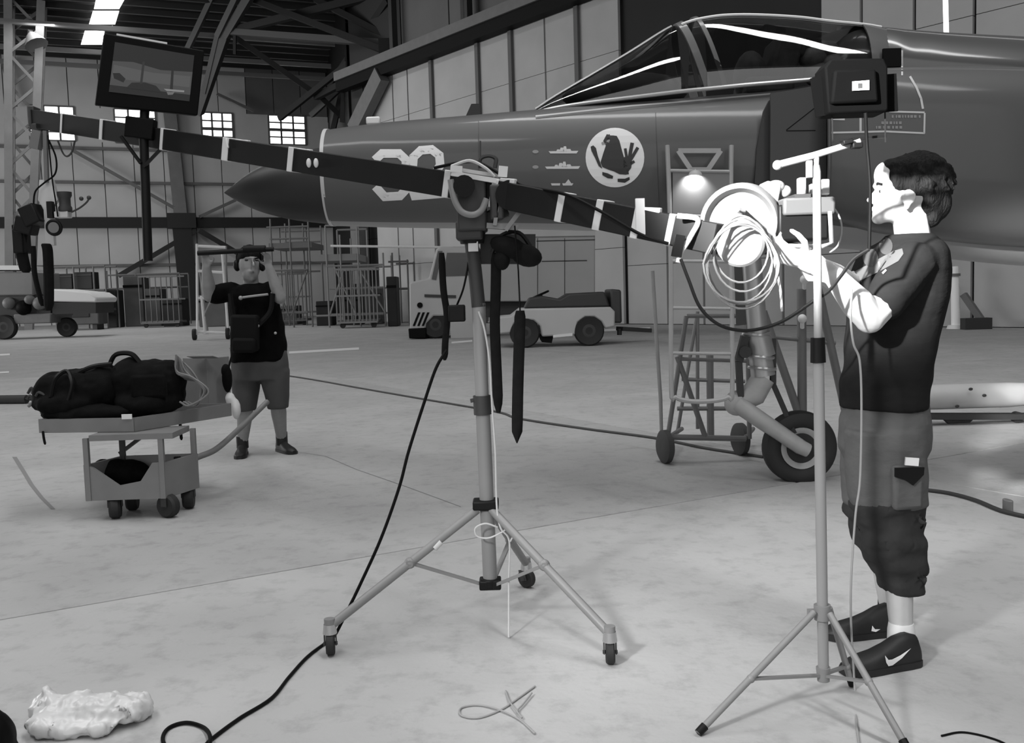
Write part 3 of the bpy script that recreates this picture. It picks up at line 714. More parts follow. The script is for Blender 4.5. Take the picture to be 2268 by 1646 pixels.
def caster(parent, g, yaw, r=.042, h=.115):
    e = empty('caster', g, parent=parent)
    R = Matrix.Rotation(yaw, 3, 'Z'); ax = R @ V((1, 0, 0))
    mb = MB(); mb.lathe(g + V((0, 0, r)), ax, [(.008, -.014), (r - .006, -.016), (r, -.010), (r, .010), (r - .006, .016), (.008, .014)], 24); mb.build('wheel', m_rub, e)
    mb = MB()
    for s in (-.021, .021): mb.bar(g + V((0, 0, r - .008)) + ax * s, g + V((0, 0, r + .04)) + ax * s + R @ V((0, .012, 0)), .032, .004, ax)
    mb.cyl(g + V((0, 0, r)) - ax * .026, g + V((0, 0, r)) + ax * .026, .007, n=8); mb.build('caster_fork', m_dk, e)
    mb = MB(); mb.cyl(g + V((0, 0, r + .038)), g + V((0, 0, h)), .026, .022, 14); mb.build('caster_collar', m_chrome, e)
for g, yaw, name in ((gl_, .15, 'l'), (gr_, -.05, 'r'), (gb_, .9, 'b')):
    top = g + V((0, 0, .105)); d = (hub - g); d.z = 0; d.normalize()
    st = hub - d * .035 + V((0, 0, -.012))
    mb = MB(); mb.tube([st, top], .0165, 12); mb.cyl(top + V((0, 0, -.005)), top + V((0, 0, .03)), .02); leg = mb.build('leg', m_tube, crane)
    f = .47 if name != 'b' else .55
    a = st + (top - st) * f
    mb = MB(); mb.bar(bh - d * .04, a, .018, .012); mb.cyl(a + V((0, -.02, 0)), a + V((0, .02, 0)), .014, n=10); mb.ell(a, .022); mb.build('brace', m_tube, crane)
    caster(crane, g, yaw)
a = hub + (gl_ + V((0, 0, .1)) - hub) * .33
mb = MB(); mb.tube([a - (a - gl_).normalized() * .018, a + (a - gl_).normalized() * .018], .0185, 12); mb.build('tape_band', m_tape, crane)
# straps and pouches that hang from the pivot head
def strap(px, Y, w, label, th=.012, point=False, m=m_cloth, name='strap', grp=None):
    pts = smooth_path([P(x, y, Y) for x, y in px], 5); n = len(pts); rings = []
    for i, p in enumerate(pts):
        t = i / (n - 1); k = 1.0
        if t > .93: k = max(.12, 1 - (t - .93) / .07 * (.95 if point else .6))
        if t < .05: k = .75
        h = w * Y / 2150 / 2 * k
        rings.append([p + V((h * cos(a) , th * sin(a), 0)) for a in [2 * pi * j / 10 for j in range(10)]])
    mb = MB(); mb.loft(rings); o = mb.build(name, m, None, label, 'strap', grp); return o
strap([(1099, 560), (1098, 640), (1096, 720), (1100, 820), (1104, 914)], 3.68, 23, 'longest black strap hanging just right of the crane column, rounded end')
sB = strap([(1152, 688), (1150, 760), (1147, 860), (1145, 981)], 3.6, 25, 'black strap with a pointed end hanging lowest, right of the other straps', point=True)
mb = MB(); mb.tube([P(1140, 500, 3.6), P(1148, 600, 3.6), P(1152, 690, 3.6)], .003, 6); mb.build('cord', m_cabB, sB)
strap([(978, 560), (982, 640), (990, 700), (986, 760), (985, 798)], 3.75, 15, 'short thin black strap hanging left of the crane column')
mb = MB(); mb.bar(P(1064, 552, 3.78), P(1186, 552, 3.78), .015, .115); mb.build('flag_panel', m_dk, crane)
bag = empty('padded_bag', P(1150, 590, 3.66), 'dark padded bag slung under the crane boom, right of its column', 'bag')
mb = MB(); mb.ell(P(1128, 548, 3.66), (.075, .045, .04), (0, .35, 0)); mb.ell(P(1166, 566, 3.66), (.06, .045, .042), (0, .3, 0)); mb.ell(P(1112, 575, 3.66), (.03, .035, .04)); mb.build('pouch', m_cloth, bag)
mb = MB(); mb.tube(smooth_path([P(1090, 560, 3.66), P(1110, 522, 3.66), P(1150, 516, 3.66), P(1182, 556, 3.66)]), .008, 6); mb.build('strap', m_blk, bag)
px_ = empty('power_box', P(1012, 715, 3.75), 'small black power box hanging beside the crane column', 'power box')
mb = MB(); mb.box(P(1012, 694, 3.75), (.065, .05, .065)); mb.build('case', m_blk, px_, bevel=.006)
mb = MB(); mb.tube(smooth_path([P(1012, 676, 3.75), P(1026, 640, 3.72), P(1036, 590, 3.72), P(1040, 545, 3.72)]), .004, 6); mb.build('lead', m_cabB, px_)
# cables of the crane
def cable(name, pts, r, m, label, cat='cable', grp=None):
    mb = MB(); mb.tube(smooth_path(pts, 8), r, 7); return mb.build(name, m, None, label, cat, grp)
cable('cable', [P(990, 775, 3.72), P(966, 815, 3.7), P(940, 890, 3.68), P(905, 1000, 3.65), P(884, 1080, 3.63), P(845, 1190, 3.6), P(800, 1290, 3.57), P(768, 1356, 3.545), P(740, 1410, 3.56), G(722, 1424, .006), G(680, 1456, .006), G(640, 1500, .006), G(600, 1548, .006), G(530, 1592, .006), G(468, 1638, .006), G(432, 1672, .006), G(385, 1668, .006), G(361, 1642, .006), G(372, 1614, .006), G(412, 1601, .007), G(452, 1612, .008), G(466, 1637, .018), G(455, 1668, .008)], .0062, m_cabB, 'black cable running down the crane leg and coiling on the floor')
cable('cord', [P(1060, 690, 3.69), P(1073, 730, 3.685), P(1084, 800, 3.68), P(1090, 900, 3.68), P(1097, 1000, 3.68), P(1099, 1090, 3.68), P(1102, 1140, 3.67), P(1110, 1172, 3.66), P(1128, 1200, 3.66), P(1127, 1290, 3.66), G(1127, 1412, .004)], .0038, m_cabW, 'thin white cord hanging down the crane column', 'cord')
cable('cord', [P(1102, 1168, 3.67), P(1075, 1160, 3.66), P(1053, 1170, 3.66), P(1057, 1188, 3.66), P(1082, 1192, 3.66), P(1110, 1180, 3.66), P(1130, 1167, 3.66), P(1139, 1180, 3.66), P(1130, 1200, 3.66)], .0036, m_cabW, 'loop of white cord tied round the foot of the crane column', 'cord')
cable('cord', [G(1185, 1520, .004), G(1150, 1545, .004), G(1110, 1572, .004), G(1060, 1590, .004), G(1022, 1585, .004), G(1022, 1568, .004), G(1060, 1562, .004), G(1105, 1572, .006), G(1150, 1594, .004), G(1185, 1625, .004)], .003, m_cabG, 'thin grey cord lying in a loop on the concrete', 'cord')
cable('cord', [G(1178, 1535, .010), G(1158, 1560, .009), G(1146, 1575, .009), G(1156, 1590, .009), G(1130, 1556, .009), G(1120, 1530, .004)], .0028, m_cabG, 'short kinked grey cord beside the loop on the concrete', 'cord')
cable('cord', [G(2085, 1630, .003), G(2130, 1622, .003), G(2185, 1632, .003), G(2230, 1650, .003), G(2250, 1675, .003)], .003, m_cabB, 'thin dark cord on the floor at the bottom right corner', 'cord')

# counterweights, coil, control box on the boom's tail
YW = 3.2
wt = empty('counterweight', P(1640, 600, YW), 'large white counterweight discs on the tail of the crane boom', 'counterweight')
ax = V((-.30, -.94, -.12)).normalized()
mb = MB(); mb.lathe(P(1640, 493, YW), ax, [(.005, -.05), (.118, -.05), (.128, -.04), (.128, .035), (.118, .05), (.112, .05), (.098, .02), (.03, .02), (.005, .02)], 48); mb.build('rear_disc', m_wt2, wt)
mb = MB(); mb.lathe(P(1642, 536, YW - .12), ax, [(.005, -.06), (.068, -.06), (.074, -.05), (.074, .05), (.066, .06), (.005, .06)], 40); mb.build('front_disc', m_wt, wt)
mb = MB(); mb.cyl(P(1645, 470, YW - .02), P(1630, 462, YW - .2), .012, n=12); mb.build('spindle', m_chrome, wt)
mb = MB(); mb.box(P(1700, 440, YW + .02), (.05, .10, .10), (0, .2, 0)); mb.ell(P(1718, 414, YW), (.03, .03, .022)); mb.ell(P(1738, 424, YW), (.022, .02, .02)); mb.build('clamp', m_wt, wt, bevel=.006)
mb = MB(); mb.bar(P(1560, 525, YW + .06), P(1760, 556, YW + .06), .05, .05); mb.build('tail_bar', m_boom, wt)
mb = MB()
m_coil = mat('coil_cable', 112, .6)
coil = empty('cable_coil', P(1640, 700, YW - .2), 'coil of pale cable hung over the white counterweight spindle', 'cable coil')
for k in range(6):
    rx, ry = (60, 66, 72, 78, 82, 84)[k], (74, 82, 92, 97, 90, 86)[k]; cy = 478 + 4 * k + ry; cx = 1642 + (0, 4, -3, 2, 3, 0)[k]
    pts = []
    for i in range(26):
        a = 2 * pi * i / 26; pts.append(P(cx + rx * cos(a) * (1 - .18 * max(0, -sin(a))), cy + ry * sin(a), YW - .20 - .02 * k * .5 + .01 * sin(3 * a + k)))
    mb = MB(); mb.tube(pts, .0034, 6, closed=True); mb.build('loop', m_coil, coil)
cable('cord', [P(1700, 500, YW - .14), P(1716, 580, YW - .14), P(1728, 640, YW - .14), P(1732, 690, YW - .14)], .004, m_cabW, 'loose white cable end hanging right of the coil', 'cord')
for pts, lb in (([(1500, 478), (1545, 486), (1532, 520), (1508, 560), (1502, 582)], 'white webbing strap looped below the boom tail'),):
    cable('webbing', [P(x, y, 3.16) for x, y in pts], .009, m_cabW, lb, 'strap')
mb = MB(); mb.box(P(1502, 545, 3.16), (.03, .03, .07), (0, .2, 0)); mb.build('buckle', m_blk, None, 'black buckle hanging at the end of the boom beside the webbing', 'buckle')
cable('cable', [P(1925, 552, 2.90), P(1890, 575, 2.92), P(1862, 612, 2.93), P(1835, 645, 2.94), P(1800, 668, 2.96), P(1740, 708, 2.98), P(1690, 727, 3.0), P(1640, 732, 3.0), P(1590, 718, 3.02), P(1550, 680, 3.05), P(1525, 620, 3.1), P(1508, 575, 3.14)], .0055, mat('dark_cable', 26, .6, spec=.15), 'dark cable drooping from the operator to the boom tail', 'cable')
ctl = empty('control_monitor', P(1780, 540, 3.1), 'black control monitor box in the hands of the dark-haired operator', 'monitor')
mb = MB(); mb.box(P(1768, 495, 3.17), (.16, .12, .115)); mb.build('body', m_blk, ctl, bevel=.008)
mb = MB(); mb.box(P(1780, 460, 3.16), (.165, .13, .055)); mb.build('top_housing', mat('housing_grey', 84, .5), ctl, bevel=.008)
mb = MB(); mb.box(P(1775, 413, 3.16), (.024, .03, .055)); mb.box(P(1800, 420, 3.16), (.022, .03, .035)); mb.box(P(1826, 415, 3.16), (.026, .03, .05)); mb.build('connector', m_wt, ctl, bevel=.004)
mb = MB(); mb.tube([P(1838, 468, 3.06), P(1842, 538, 3.06), P(1820, 546, 3.06), P(1738, 544, 3.06)], .007, 8); mb.build('handle_frame', m_wt, ctl)
mb = MB(); mb.box(P(1768, 440, 3.15), (.05, .1, .02)); mb.build('bracket', m_dk, ctl)
mb = MB(); mb.sweep([(1820, 440), (1850, 465), (1864, 500), (1858, 540), (1838, 560)], 3.12, .003, 6); mb.build('lead', m_cabG, ctl)

# ------------------------------------------------------------------ monitor on a black pole clamped to the boom
mon = empty('video_monitor', P(328, 578, 4.82), 'flat black video monitor on a black pole clamped to the crane boom', 'monitor')
TL, TR, BR, BL = P(231, 73, 4.74), P(453, 112, 4.95), P(438, 256, 4.95), P(211, 232, 4.74)
nrm = (TR - TL).cross(BL - TL).normalized()
if nrm.y > 0: nrm = -nrm
def quad(u, v, n=0.0): return TL * (1 - u) * (1 - v) + TR * u * (1 - v) + BR * u * v + BL * (1 - u) * v + nrm * n
mb = MB(); c = [quad(u, v, 0) for u, v in ((0, 0), (1, 0), (1, 1), (0, 1))]; e = [p - nrm * .05 for p in c]
mb.add(c + e, [(0, 1, 2, 3), (7, 6, 5, 4), (0, 4, 5, 1), (1, 5, 6, 2), (2, 6, 7, 3), (3, 7, 4, 0)]); mb.build('housing', m_black, mon, bevel=.006)
u0, u1, v0, v1 = .11, .90, .10, .80
mb = MB(); mb.add([quad(a, b, .003) for a, b in ((u0, v0), (u1, v0), (u1, v1), (u0, v1))], [(0, 1, 2, 3)]); scr = mb.build('screen', emit('screen_dark', 12, .012), mon, flat=True)
def scrpoly(pts, k, n, name='picture'):
    q = [quad(u0 + (u1 - u0) * a, v0 + (v1 - v0) * b, n) for a, b in pts]
    mb = MB(); mb.add(q, [tuple(range(len(q)))]); mb.build(name, emit('screen_tone_%d' % int(k * 1000), 10, k), scr, flat=True)
scrpoly([(0, .38), (.25, .34), (.6, .42), (1, .36), (1, .86), (0, .86)], .055, .004)
scrpoly([(.02, .45), (.5, .5), (.98, .46), (.98, .7), (.02, .72)], .075, .0045)
scrpoly([(.02, .62), (.1, .60), (.18, .70), (.16, .78), (.04, .72)], .01, .005)
scrpoly([(.20, .88), (.26, .76), (.42, .72), (.56, .76), (.64, .88)], .012, .005)
scrpoly([(.36, .3), (.39, .3), (.39, .76), (.36, .76)], .022, .0053); scrpoly([(.73, .4), (.76, .4), (.78, .95), (.74, .95)], .014, .0053)
scrpoly([(.66, .80), (.92, .78), (.92, .82), (.70, .84)], .2, .0056); scrpoly([(.70, .86), (.80, .84), (.78, .9), (.72, .92)], .12, .0056)
mb = MB(); mb.tube([P(322, 215, 4.9), P(318, 300, 4.86), P(328, 578, 4.84)], .0225, 12); mb.build('pole', m_blk, mon)
mb = MB(); mb.box(P(312, 285, 4.86), (.14, .06, .10), (0, .15, 0)); mb.build('clamp', m_black, mon, bevel=.006)
for a, b in (((268, 302), (312, 362)), ((360, 326), (318, 370))):
    mb = MB(); mb.bar(P(*a, 4.84), P(*b, 4.83), .014, .014); mb.build('brace', m_blk, mon)
mb = MB(); mb.bar(quad(.12, -.012, -.02), quad(.62, -.012, -.02), .012, .012); mb.build('trim', m_tape, mon)
# ------------------------------------------------------------------ remote camera head at the far end of the boom
YH = 5.42
hd = empty('remote_camera', P(105, 690, YH), 'remote camera head with lens and pale bracket hung from the boom end', 'camera head')
mb = MB(); mb.prism([(-.035, 0), (.035, 0), (.06, -.11), (.025, -.15), (.022, -.36), (-.025, -.36), (-.022, -.15), (-.05, -.11)], P(101, 398, YH), (1, 0, 0), (0, 0, 1), (0, .03, 0)); mb.build('bracket', mat('head_plate', 195, .4), hd)
mb = MB(); mb.bar(P(100, 290, YH), P(104, 405, YH), .02, .02); mb.bar(P(85, 290, YH), P(78, 330, YH), .05, .05); mb.build('drop_tube', m_steel, hd)
mb = MB(); mb.box(P(74, 478, YH), (.09, .12, .11), (0, -.4, 0)); mb.box(P(60, 500, YH), (.1, .1, .09), (0, .3, 0)); mb.box(P(48, 530, YH + .05), (.06, .1, .16)); mb.build('camera_body', m_blk, hd, bevel=.008)
mb = MB(); mb.lathe(P(145, 468, YH), (0, 0, 1), [(.02, 0), (.036, 0), (.036, .02), (.03, .03), (.03, .07), (.038, .085), (.038, .105), (.02, .105)], 20); mb.build('lens', m_dk, hd)
mb = MB(); mb.box(P(140, 476, YH), (.075, .06, .035)); mb.build('lens_mount', mat('mount_pale', 190, .4), hd, bevel=.004)
mb = MB(); mb.torus(P(120, 504, YH - .03), (0, 1, .1), .038, .009, 24, 8); mb.build('focus_ring', m_blk, hd)
mb = MB(); mb.lathe(P(120, 504, YH - .03), (0, 1, .1), [(.002, -.01), (.03, -.01), (.03, .02), (.002, .02)], 20); mb.build('motor', mat('motor_grey', 110, .5), hd)
mb = MB(); mb.box(P(113, 465, YH - .01), (.03, .04, .09)); mb.build('motor_bracket', m_blk, hd)
mb = MB(); mb.sweep([(158, 470), (176, 461), (192, 448), (199, 436)], YH, .005, 6); mb.ell(P(180, 440, YH), .012); mb.ell(P(197, 438, YH), .012); mb.build('aerial', m_dk, hd)
mb = MB(); mb.sweep([(108, 310), (124, 350), (122, 385), (98, 405), (78, 425), (74, 460)], YH - .03, .005, 6); mb.build('lead', m_cabB, hd)
mb = MB(); mb.sweep([(106, 300), (110, 340), (116, 400), (124, 450), (128, 480)], YH - .04, .004, 6); mb.build('lead', m_cabB, hd)
mb = MB(); mb.sweep([(128, 312), (140, 340), (150, 346), (160, 335), (166, 312)], YH, .005, 6); mb.build('lead', m_dk, hd)
strap([(50, 500), (46, 540), (50, 570), (58, 604)], YH + .04, 25, 'broad black strap hanging left of the camera head', th=.03)
strap([(102, 540), (106, 560), (108, 620), (108, 688)], YH - .05, 21, 'thick black strap hanging straight below the camera head', th=.03)
strap([(74, 545), (76, 600), (84, 640), (94, 678)], YH, 11, 'narrow black strap slanting below the camera head', th=.015)

# ------------------------------------------------------------------ the light stand in front of the operator
YS = 2.94
st = empty('light_stand', (P(1822, 1500, YS).x, YS, 0), 'pale grey light stand with folding legs and a slanted crossbar', 'light stand')
mb = MB(); mb.tube([P(1812, 765, YS), P(1824, 1500, YS)], .0165, 16); mb.build('lower_pole', m_tube2, st)
mb = MB(); mb.tube([P(1808, 366, YS), P(1809, 380, YS), P(1812, 780, YS)], [.010, .0125, .0125], 14); mb.build('upper_pole', m_tube2, st)
mb = MB(); mb.tube([P(1811, 748, YS), P(1812, 803, YS)], [.021, .023], 16); mb.build('collar', m_blk, st)
mb = MB(); mb.tube([P(1720, 366, YS + .02), P(1800, 345, YS), P(1905, 313, YS - .02)], [.0115, .0105, .0095], 12); mb.ell(P(1722, 366, YS + .02), .015); mb.build('crossbar', m_wt, st)
mb = MB(); mb.box(P(1792, 375, YS), (.014, .02, .05)); mb.cyl(P(1808, 372, YS), P(1809, 340, YS), .008); mb.build('spigot', m_wt, st)
mb = MB(); mb.box(P(1876, 315, YS - .03), (.03, .03, .014), (0, -.2, 0)); mb.box(P(1897, 323, YS - .03), (.03, .03, .016)); mb.build('clamp', m_blk, st, bevel=.003)
f1, f2, f3 = G(1546, 1630), G(2012, 1668), G(1887, 1522)
hb = P(1822, 1355, YS)
mb = MB(); mb.tube([P(1821, 1340, YS), P(1822, 1372, YS)], .026, 14); mb.box(P(1800, 1358, YS), (.03, .02, .022)); mb.build('leg_collar', m_tube, st)
lo = P(1824, 1494, YS)
mb = MB(); mb.tube([P(1823, 1478, YS), P(1824, 1508, YS)], [.022, .019], 14); mb.build('brace_collar', m_tube, st)
for g, f in ((f1, .56), (f2, .52), (f3, .75)):
    d = V((g.x - hb.x, g.y - hb.y, 0)).normalized(); s = hb + d * .035; e = g + V((0, 0, .008))
    mb = MB(); mb.tube([s + V((0, 0, .004)), e], .0105, 10); mb.build('leg', m_tube, st)
    a = s + (e - s) * f
    mb = MB(); mb.bar(lo + d * .015, a, .014, .008); mb.ell(a, .013); mb.build('brace', m_tube, st)
    mb = MB(); mb.tube([e + (s - e).normalized() * .03, e], [.013, .012], 10); mb.build('rubber_foot', m_blk, st)
# the black lamp head over the crossbar
m_lampb = mat('lamp_black', 5, .8, spec=.06)
lh = empty('studio_lamp', P(1895, 300, 2.92), 'boxy black lamp head with a pale label, seen from behind', 'lamp')
mb = MB(); mb.prism([(-.088, .062), (-.07, .085), (.082, .083), (.094, .06), (.096, -.062), (.09, -.07), (-.078, -.07)], P(1895, 195, 2.86), (1, 0, 0), (0, 0, 1), (0, .10, 0)); mb.build('housing', m_lampb, lh, bevel=.006)
mb = MB(); mb.prism([(-.06, .06), (.06, .06), (.068, -.035), (-.07, -.035)], P(1895, 200, 2.84), (1, 0, 0), (0, 0, 1), (0, .03, 0)); mb.build('back_cover', m_lampb, lh, bevel=.008)
mb = MB(); mb.prism([(-.024, .013), (.024, .015), (.024, -.012), (-.024, -.013)], P(1907, 190, 2.835), (1, 0, 0), (0, 0, 1), (0, .004, 0)); lab = mb.build('label', m_white, lh)
mb = MB(); mb.box(P(1905, 190, 2.834), (.012, .001, .014)); mb.build('label_print', m_dk, lab)
for a, b in (((1817, 170), (1829, 256)), ((1962, 165), (1966, 248))):
    mb = MB(); mb.bar(P(*a, 2.90), P(*b, 2.90), .006, .06); mb.build('barn_door', m_lampb, lh)
for x in (1843, 1960):
    mb = MB(); mb.bar(P(x, 245, 2.9), P(x + 1, 315, 2.92), .004, .004); mb.build('yoke', m_blk, lh)
mb = MB(); mb.bar(P(1843, 312, 2.92), P(1962, 302, 2.92), .008, .008); mb.build('yoke', m_blk, lh)
mb = MB(); mb.tube(smooth_path([P(1917, 250, 2.86), P(1920, 320, 2.88), P(1927, 420, 2.89), P(1925, 552, 2.90)]), .0055, 8); mb.build('mains_lead', m_cabB, lh)
cable('cord', [P(1887, 640, 2.99), P(1884, 700, 2.98), P(1890, 760, 2.98), P(1904, 800, 2.98), P(1908, 900, 2.97), P(1905, 1060, 2.96), P(1894, 1150, 2.95), P(1884, 1330, 2.94), G(1893, 1525, .004), G(1897, 1600, .004), G(1905, 1665, .004)], .0035, m_cabG, 'thin pale cord hanging down in front of the operator to the floor', 'cord')

# ------------------------------------------------------------------ boarding ladder hung on the jet, stands under it
m_lad = mat('ladder_paint', 150, .5, var=.06, scale=8)
lad = empty('boarding_ladder', P(1550, 890, 5.66), 'pale tubular boarding ladder hooked on the side of the jet', 'ladder')
def LP(x, y): return P(x, y, 5.84 - (y - 320) * .0003)
rl_ = [LP(1478, 322), LP(1482, 420), LP(1486, 600), LP(1487, 860)]; rr_ = [LP(1620, 322), LP(1619, 420), LP(1620, 600), LP(1622, 860)]
mb = MB(); mb.tube(smooth_path([*rl_, LP(1496, 880), LP(1530, 889), LP(1580, 888), LP(1612, 880), *rr_[::-1]], 4), .014, 8); mb.build('side_rail', m_lad, lad)
for y in (378, 478, 578, 682, 782):
    mb = MB(); mb.tube([LP(1484, y), LP(1620, y + 2)], .010, 8); mb.build('rung', m_lad, lad)
o = LP(1550, 378)
for a, b in (((1502, 334), (1596, 334)), ((1502, 334), (1530, 376)), ((1596, 334), (1568, 376)), ((1528, 376), (1570, 376))):
    mb = MB(); mb.bar(LP(*a), LP(*b), .028, .012, (0, 1, 0)); mb.build('hook_frame', m_lad, lad)
mb = MB(); c = [LP(1490, 382), LP(1614, 382), LP(1614, 474), LP(1490, 474)]; mb.add(c + [p + V((0, .012, 0)) for p in c], [(0, 1, 2, 3), (7, 6, 5, 4), (0, 4, 5, 1), (1, 5, 6, 2), (2, 6, 7, 3), (3, 7, 4, 0)])
mb.build('back_plate', mat('ladder_plate', 105, .5), lad)
lamp = empty('hotspot_lamp', LP(1540, 388), 'small added lamp under the top rung making the bright spot on the ladder plate', 'lamp')  # lamp and its shade added to make the bright spot on the plate
mb = MB(); mb.lathe(P(1540, 380, 5.77), (0, .1, -1), [(.004, -.01), (.03, 0), (.042, .018), (.040, .019), (.004, .006)], 16); mb.build('added_lamp_shade', m_lad, lamp)
mb = MB(); mb.bar(P(1540, 378, 5.77), P(1540, 376, 5.83), .01, .01); mb.build('added_lamp_arm', m_lad, lamp)
ll = bpy.data.lights.new('hotspot_lamp_bulb', 'SPOT'); ll.energy = 5; ll.spot_size = radians(120); ll.spot_blend = .5; ll.shadow_soft_size = .01
lo_ = bpy.data.objects.new('hotspot_lamp_bulb', ll); COL.objects.link(lo_); lo_.location = P(1540, 384, 5.768); lo_.rotation_euler = (V((0, .9, -1))).to_track_quat('-Z', 'Y').to_euler()
# pole standing beside the ladder
pole = empty('prop_pole', G(1462, 880 + 130), 'slim pale prop pole standing left of the boarding ladder', 'pole')
mb = MB(); b0 = G(1466, 1000); mb.tube([P(1445, 600, b0.y), P(1456, 780, b0.y), P(1463, 885, b0.y), b0], [.016, .016, .016, .014], 10); mb.cyl(b0, b0 + V((0, 0, .03)), .05, .03); mb.build('tube', m_lad, pole)
m_frame = mat('stand_frame_paint', 112, .55, var=.08, scale=6)
tro = empty('wheeled_stand', G(1560, 985), 'grey tubular wheeled maintenance stand under the jet', 'stand')
Y0, Y1 = 7.2, 7.9
for a, b, Ya, Yb_, r in (((1520, 700), (1478, 975), Y0, Y0, .018), ((1545, 690), (1500, 960), Y1, Y1, .015), ((1500, 790), (1562, 968), Y0, Y0, .02), ((1572, 780), (1574, 965), Y1, Y1, .03), ((1480, 968), (1652, 972), Y0, Y0, .022),
                       ((1500, 905), (1650, 905), Y1, Y1, .018), ((1655, 690), (1660, 972), Y0, Y0, .018), ((1500, 795), (1655, 800), Y0, Y0, .014), ((1478, 970), (1510, 950), Y0, Y1, .018), ((1650, 970), (1668, 950), Y0, Y1, .018),
                       ((1510, 840), (1650, 845), Y1, Y1, .016), ((1522, 700), (1655, 700), Y0, Y0, .016), ((1545, 690), (1545, 950), Y1, Y1, .015)):
    mb = MB(); mb.tube([P(*a, Ya), P(*b, Yb_)], r, 8); mb.build('frame_tube', m_frame, tro)
for x, y in ((1474, 1026), (1640, 1008)):
    g = G(x, y); mb = MB(); mb.lathe(g + V((0, 0, .125)), (1, .25, 0), [(.02, -.03), (.10, -.035), (.125, -.02), (.125, .02), (.10, .035), (.02, .03)], 28); mb.build('wheel', mat('grey_rubber', 62, .7), tro)
jk = empty('tripod_jack', G(1775, 940), 'grey tripod jack standing behind the nose wheel', 'jack')
for a, b, r in (((1690, 690), (1772, 925), .032), ((1775, 640), (1777, 940), .036), ((1812, 640), (1880, 945), .032), ((1700, 745), (1850, 760), .018)):
    mb = MB(); mb.tube([P(*a, 7.6), P(*b, 7.6)], r, 12); mb.build('leg', m_frame, jk)
for x, y in ((1782, 619), (1777, 706)):
    mb = MB(); mb.ell(P(x, y, 7.5), .035); mb.cyl(P(x, y, 7.5), P(x, y + 20, 7.55), .016); mb.build('pale_knob', m_white, jk)
b = G(1772, 950); 
mb = MB()
for x in (1772, 1777, 1882): g = P(x, 940, 7.6); mb.cyl(V((g.x, g.y, 0)), V((g.x, g.y, .02)), .07, .06); mb.cyl(V((g.x, g.y, .0)), g, .03)
mb.build('foot', m_frame, jk)
# ------------------------------------------------------------------ people
from mathutils import noise as _noise
def capsule(mb, p0, p1, r0, r1, n=12):
    p0, p1 = V(p0), V(p1); mb.tube([p0, p1], [r0, r1], n); mb.ell(p0, r0, seg=n, rg=8); mb.ell(p1, r1, seg=n, rg=8)
def chain(mb, pts, rs, n=12):
    for i in range(len(pts) - 1): capsule(mb, pts[i], pts[i + 1], rs[i], rs[i + 1], n)
def remesh(mb, name, m, parent, voxel, it=3, fac=.5, disp=None, label=None):
    o = mb.build(name, m, parent, label=label, recalc=True)
    r = o.modifiers.new('r', 'REMESH'); r.mode = 'VOXEL'; r.voxel_size = voxel; r.use_smooth_shade = True
    if it: s = o.modifiers.new('s', 'SMOOTH'); s.factor = fac; s.iterations = it
    dg = bpy.context.evaluated_depsgraph_get(); dg.update()
    me = bpy.data.meshes.new_from_object(o.evaluated_get(dg)); o.modifiers.clear(); old = o.data; o.data = me; bpy.data.meshes.remove(old)
    if disp:
        for v in me.vertices: v.co += v.normal * disp(v.co)
    me.materials.clear(); me.materials.append(m); me.shade_smooth()
    return o
def bvh_of(o):
    bm = bmesh.new(); t = o.data.copy(); t.transform(Matrix.Translation(wloc(o))); bm.from_mesh(t); return BVHTree.FromBMesh(bm)
def hand(mb, W, d, n, side, curl, s=1.0, spread=0.0):
    W, d, n = V(W), V(d).normalized(), V(n).normalized(); n = (n - d * n.dot(d)).normalized(); a = d.cross(n) * side
    R = Matrix((a, d, n)).transposed()
    mb.ell(W + d * .047 * s, (.038 * s, .052 * s, .016 * s), R); capsule(mb, W, W + d * .03 * s, .024 * s, .022 * s, 10)
    for k, (off, L) in enumerate(((.031, .072), (.0105, .082), (-.0105, .076), (-.031, .060))):
        p = W + d * (.088 - abs(off) * .15) * s + a * off * s; q0 = W + d * .055 * s + a * off * .8 * s
        mb.tube([q0, p], [.009 * s, .0085 * s], 8); ang = 0; rr = .0082 * s; mb.ell(p, rr, seg=8, rg=6)
        dd0 = (d + a * (off * 4 * spread)).normalized()
        for j, (fl, ba) in enumerate(((.46, 40), (.30, 55), (.24, 40))):
            ang += radians(ba) * curl; dd = dd0 * cos(ang) + n * sin(ang)
            p2 = p + dd * L * fl * s; mb.tube([p, p2], [rr, rr * .9], 8); rr *= .9; mb.ell(p2, rr, seg=8, rg=6); p = p2
    t0 = W + d * .02 * s + a * .026 * s; t1 = t0 + (d * .6 + a * .75 + n * .25).normalized() * .045 * s; t2 = t1 + (d * .8 + a * .1 + n * (.3 + .5 * curl)).normalized() * .032 * s
    t3 = t2 + (d * .8 - a * .3 + n * (.4 + .5 * curl)).normalized() * .024 * s
    chain(mb, [t0, t1, t2, t3], [.014 * s, .0105 * s, .0095 * s, .008 * s], 8)
def ering(x0, x1, y, Y, hw, n=28, e=2.2):
    a, b = P(x0, y, Y), P(x1, y, Y); c = (a + b) / 2; h = (b - a).length / 2; r = []
    for i in range(n):
        t = 2 * pi * i / n; ca, sa = cos(t), sin(t)
        r.append(V((c.x + h * math.copysign(abs(ca) ** (2 / e), ca), c.y + hw * math.copysign(abs(sa) ** (2 / e), sa), c.z)))
    return r
m_skin = mat('skin', 186, .55, var=.03, scale=30)
m_skind = mat('skin_tan', 138, .6, var=.05, scale=30)
m_hair = mat('dark_hair', 24, .8, spec=.15, var=.5, scale=60, bump=.6, bscale=140, stretch=(1, 1, .3))
m_shirt = mat('charcoal_shirt', 33, .95, spec=.08, var=.1, scale=14, bump=.35, bscale=9, stretch=(1, 1, 2.2))
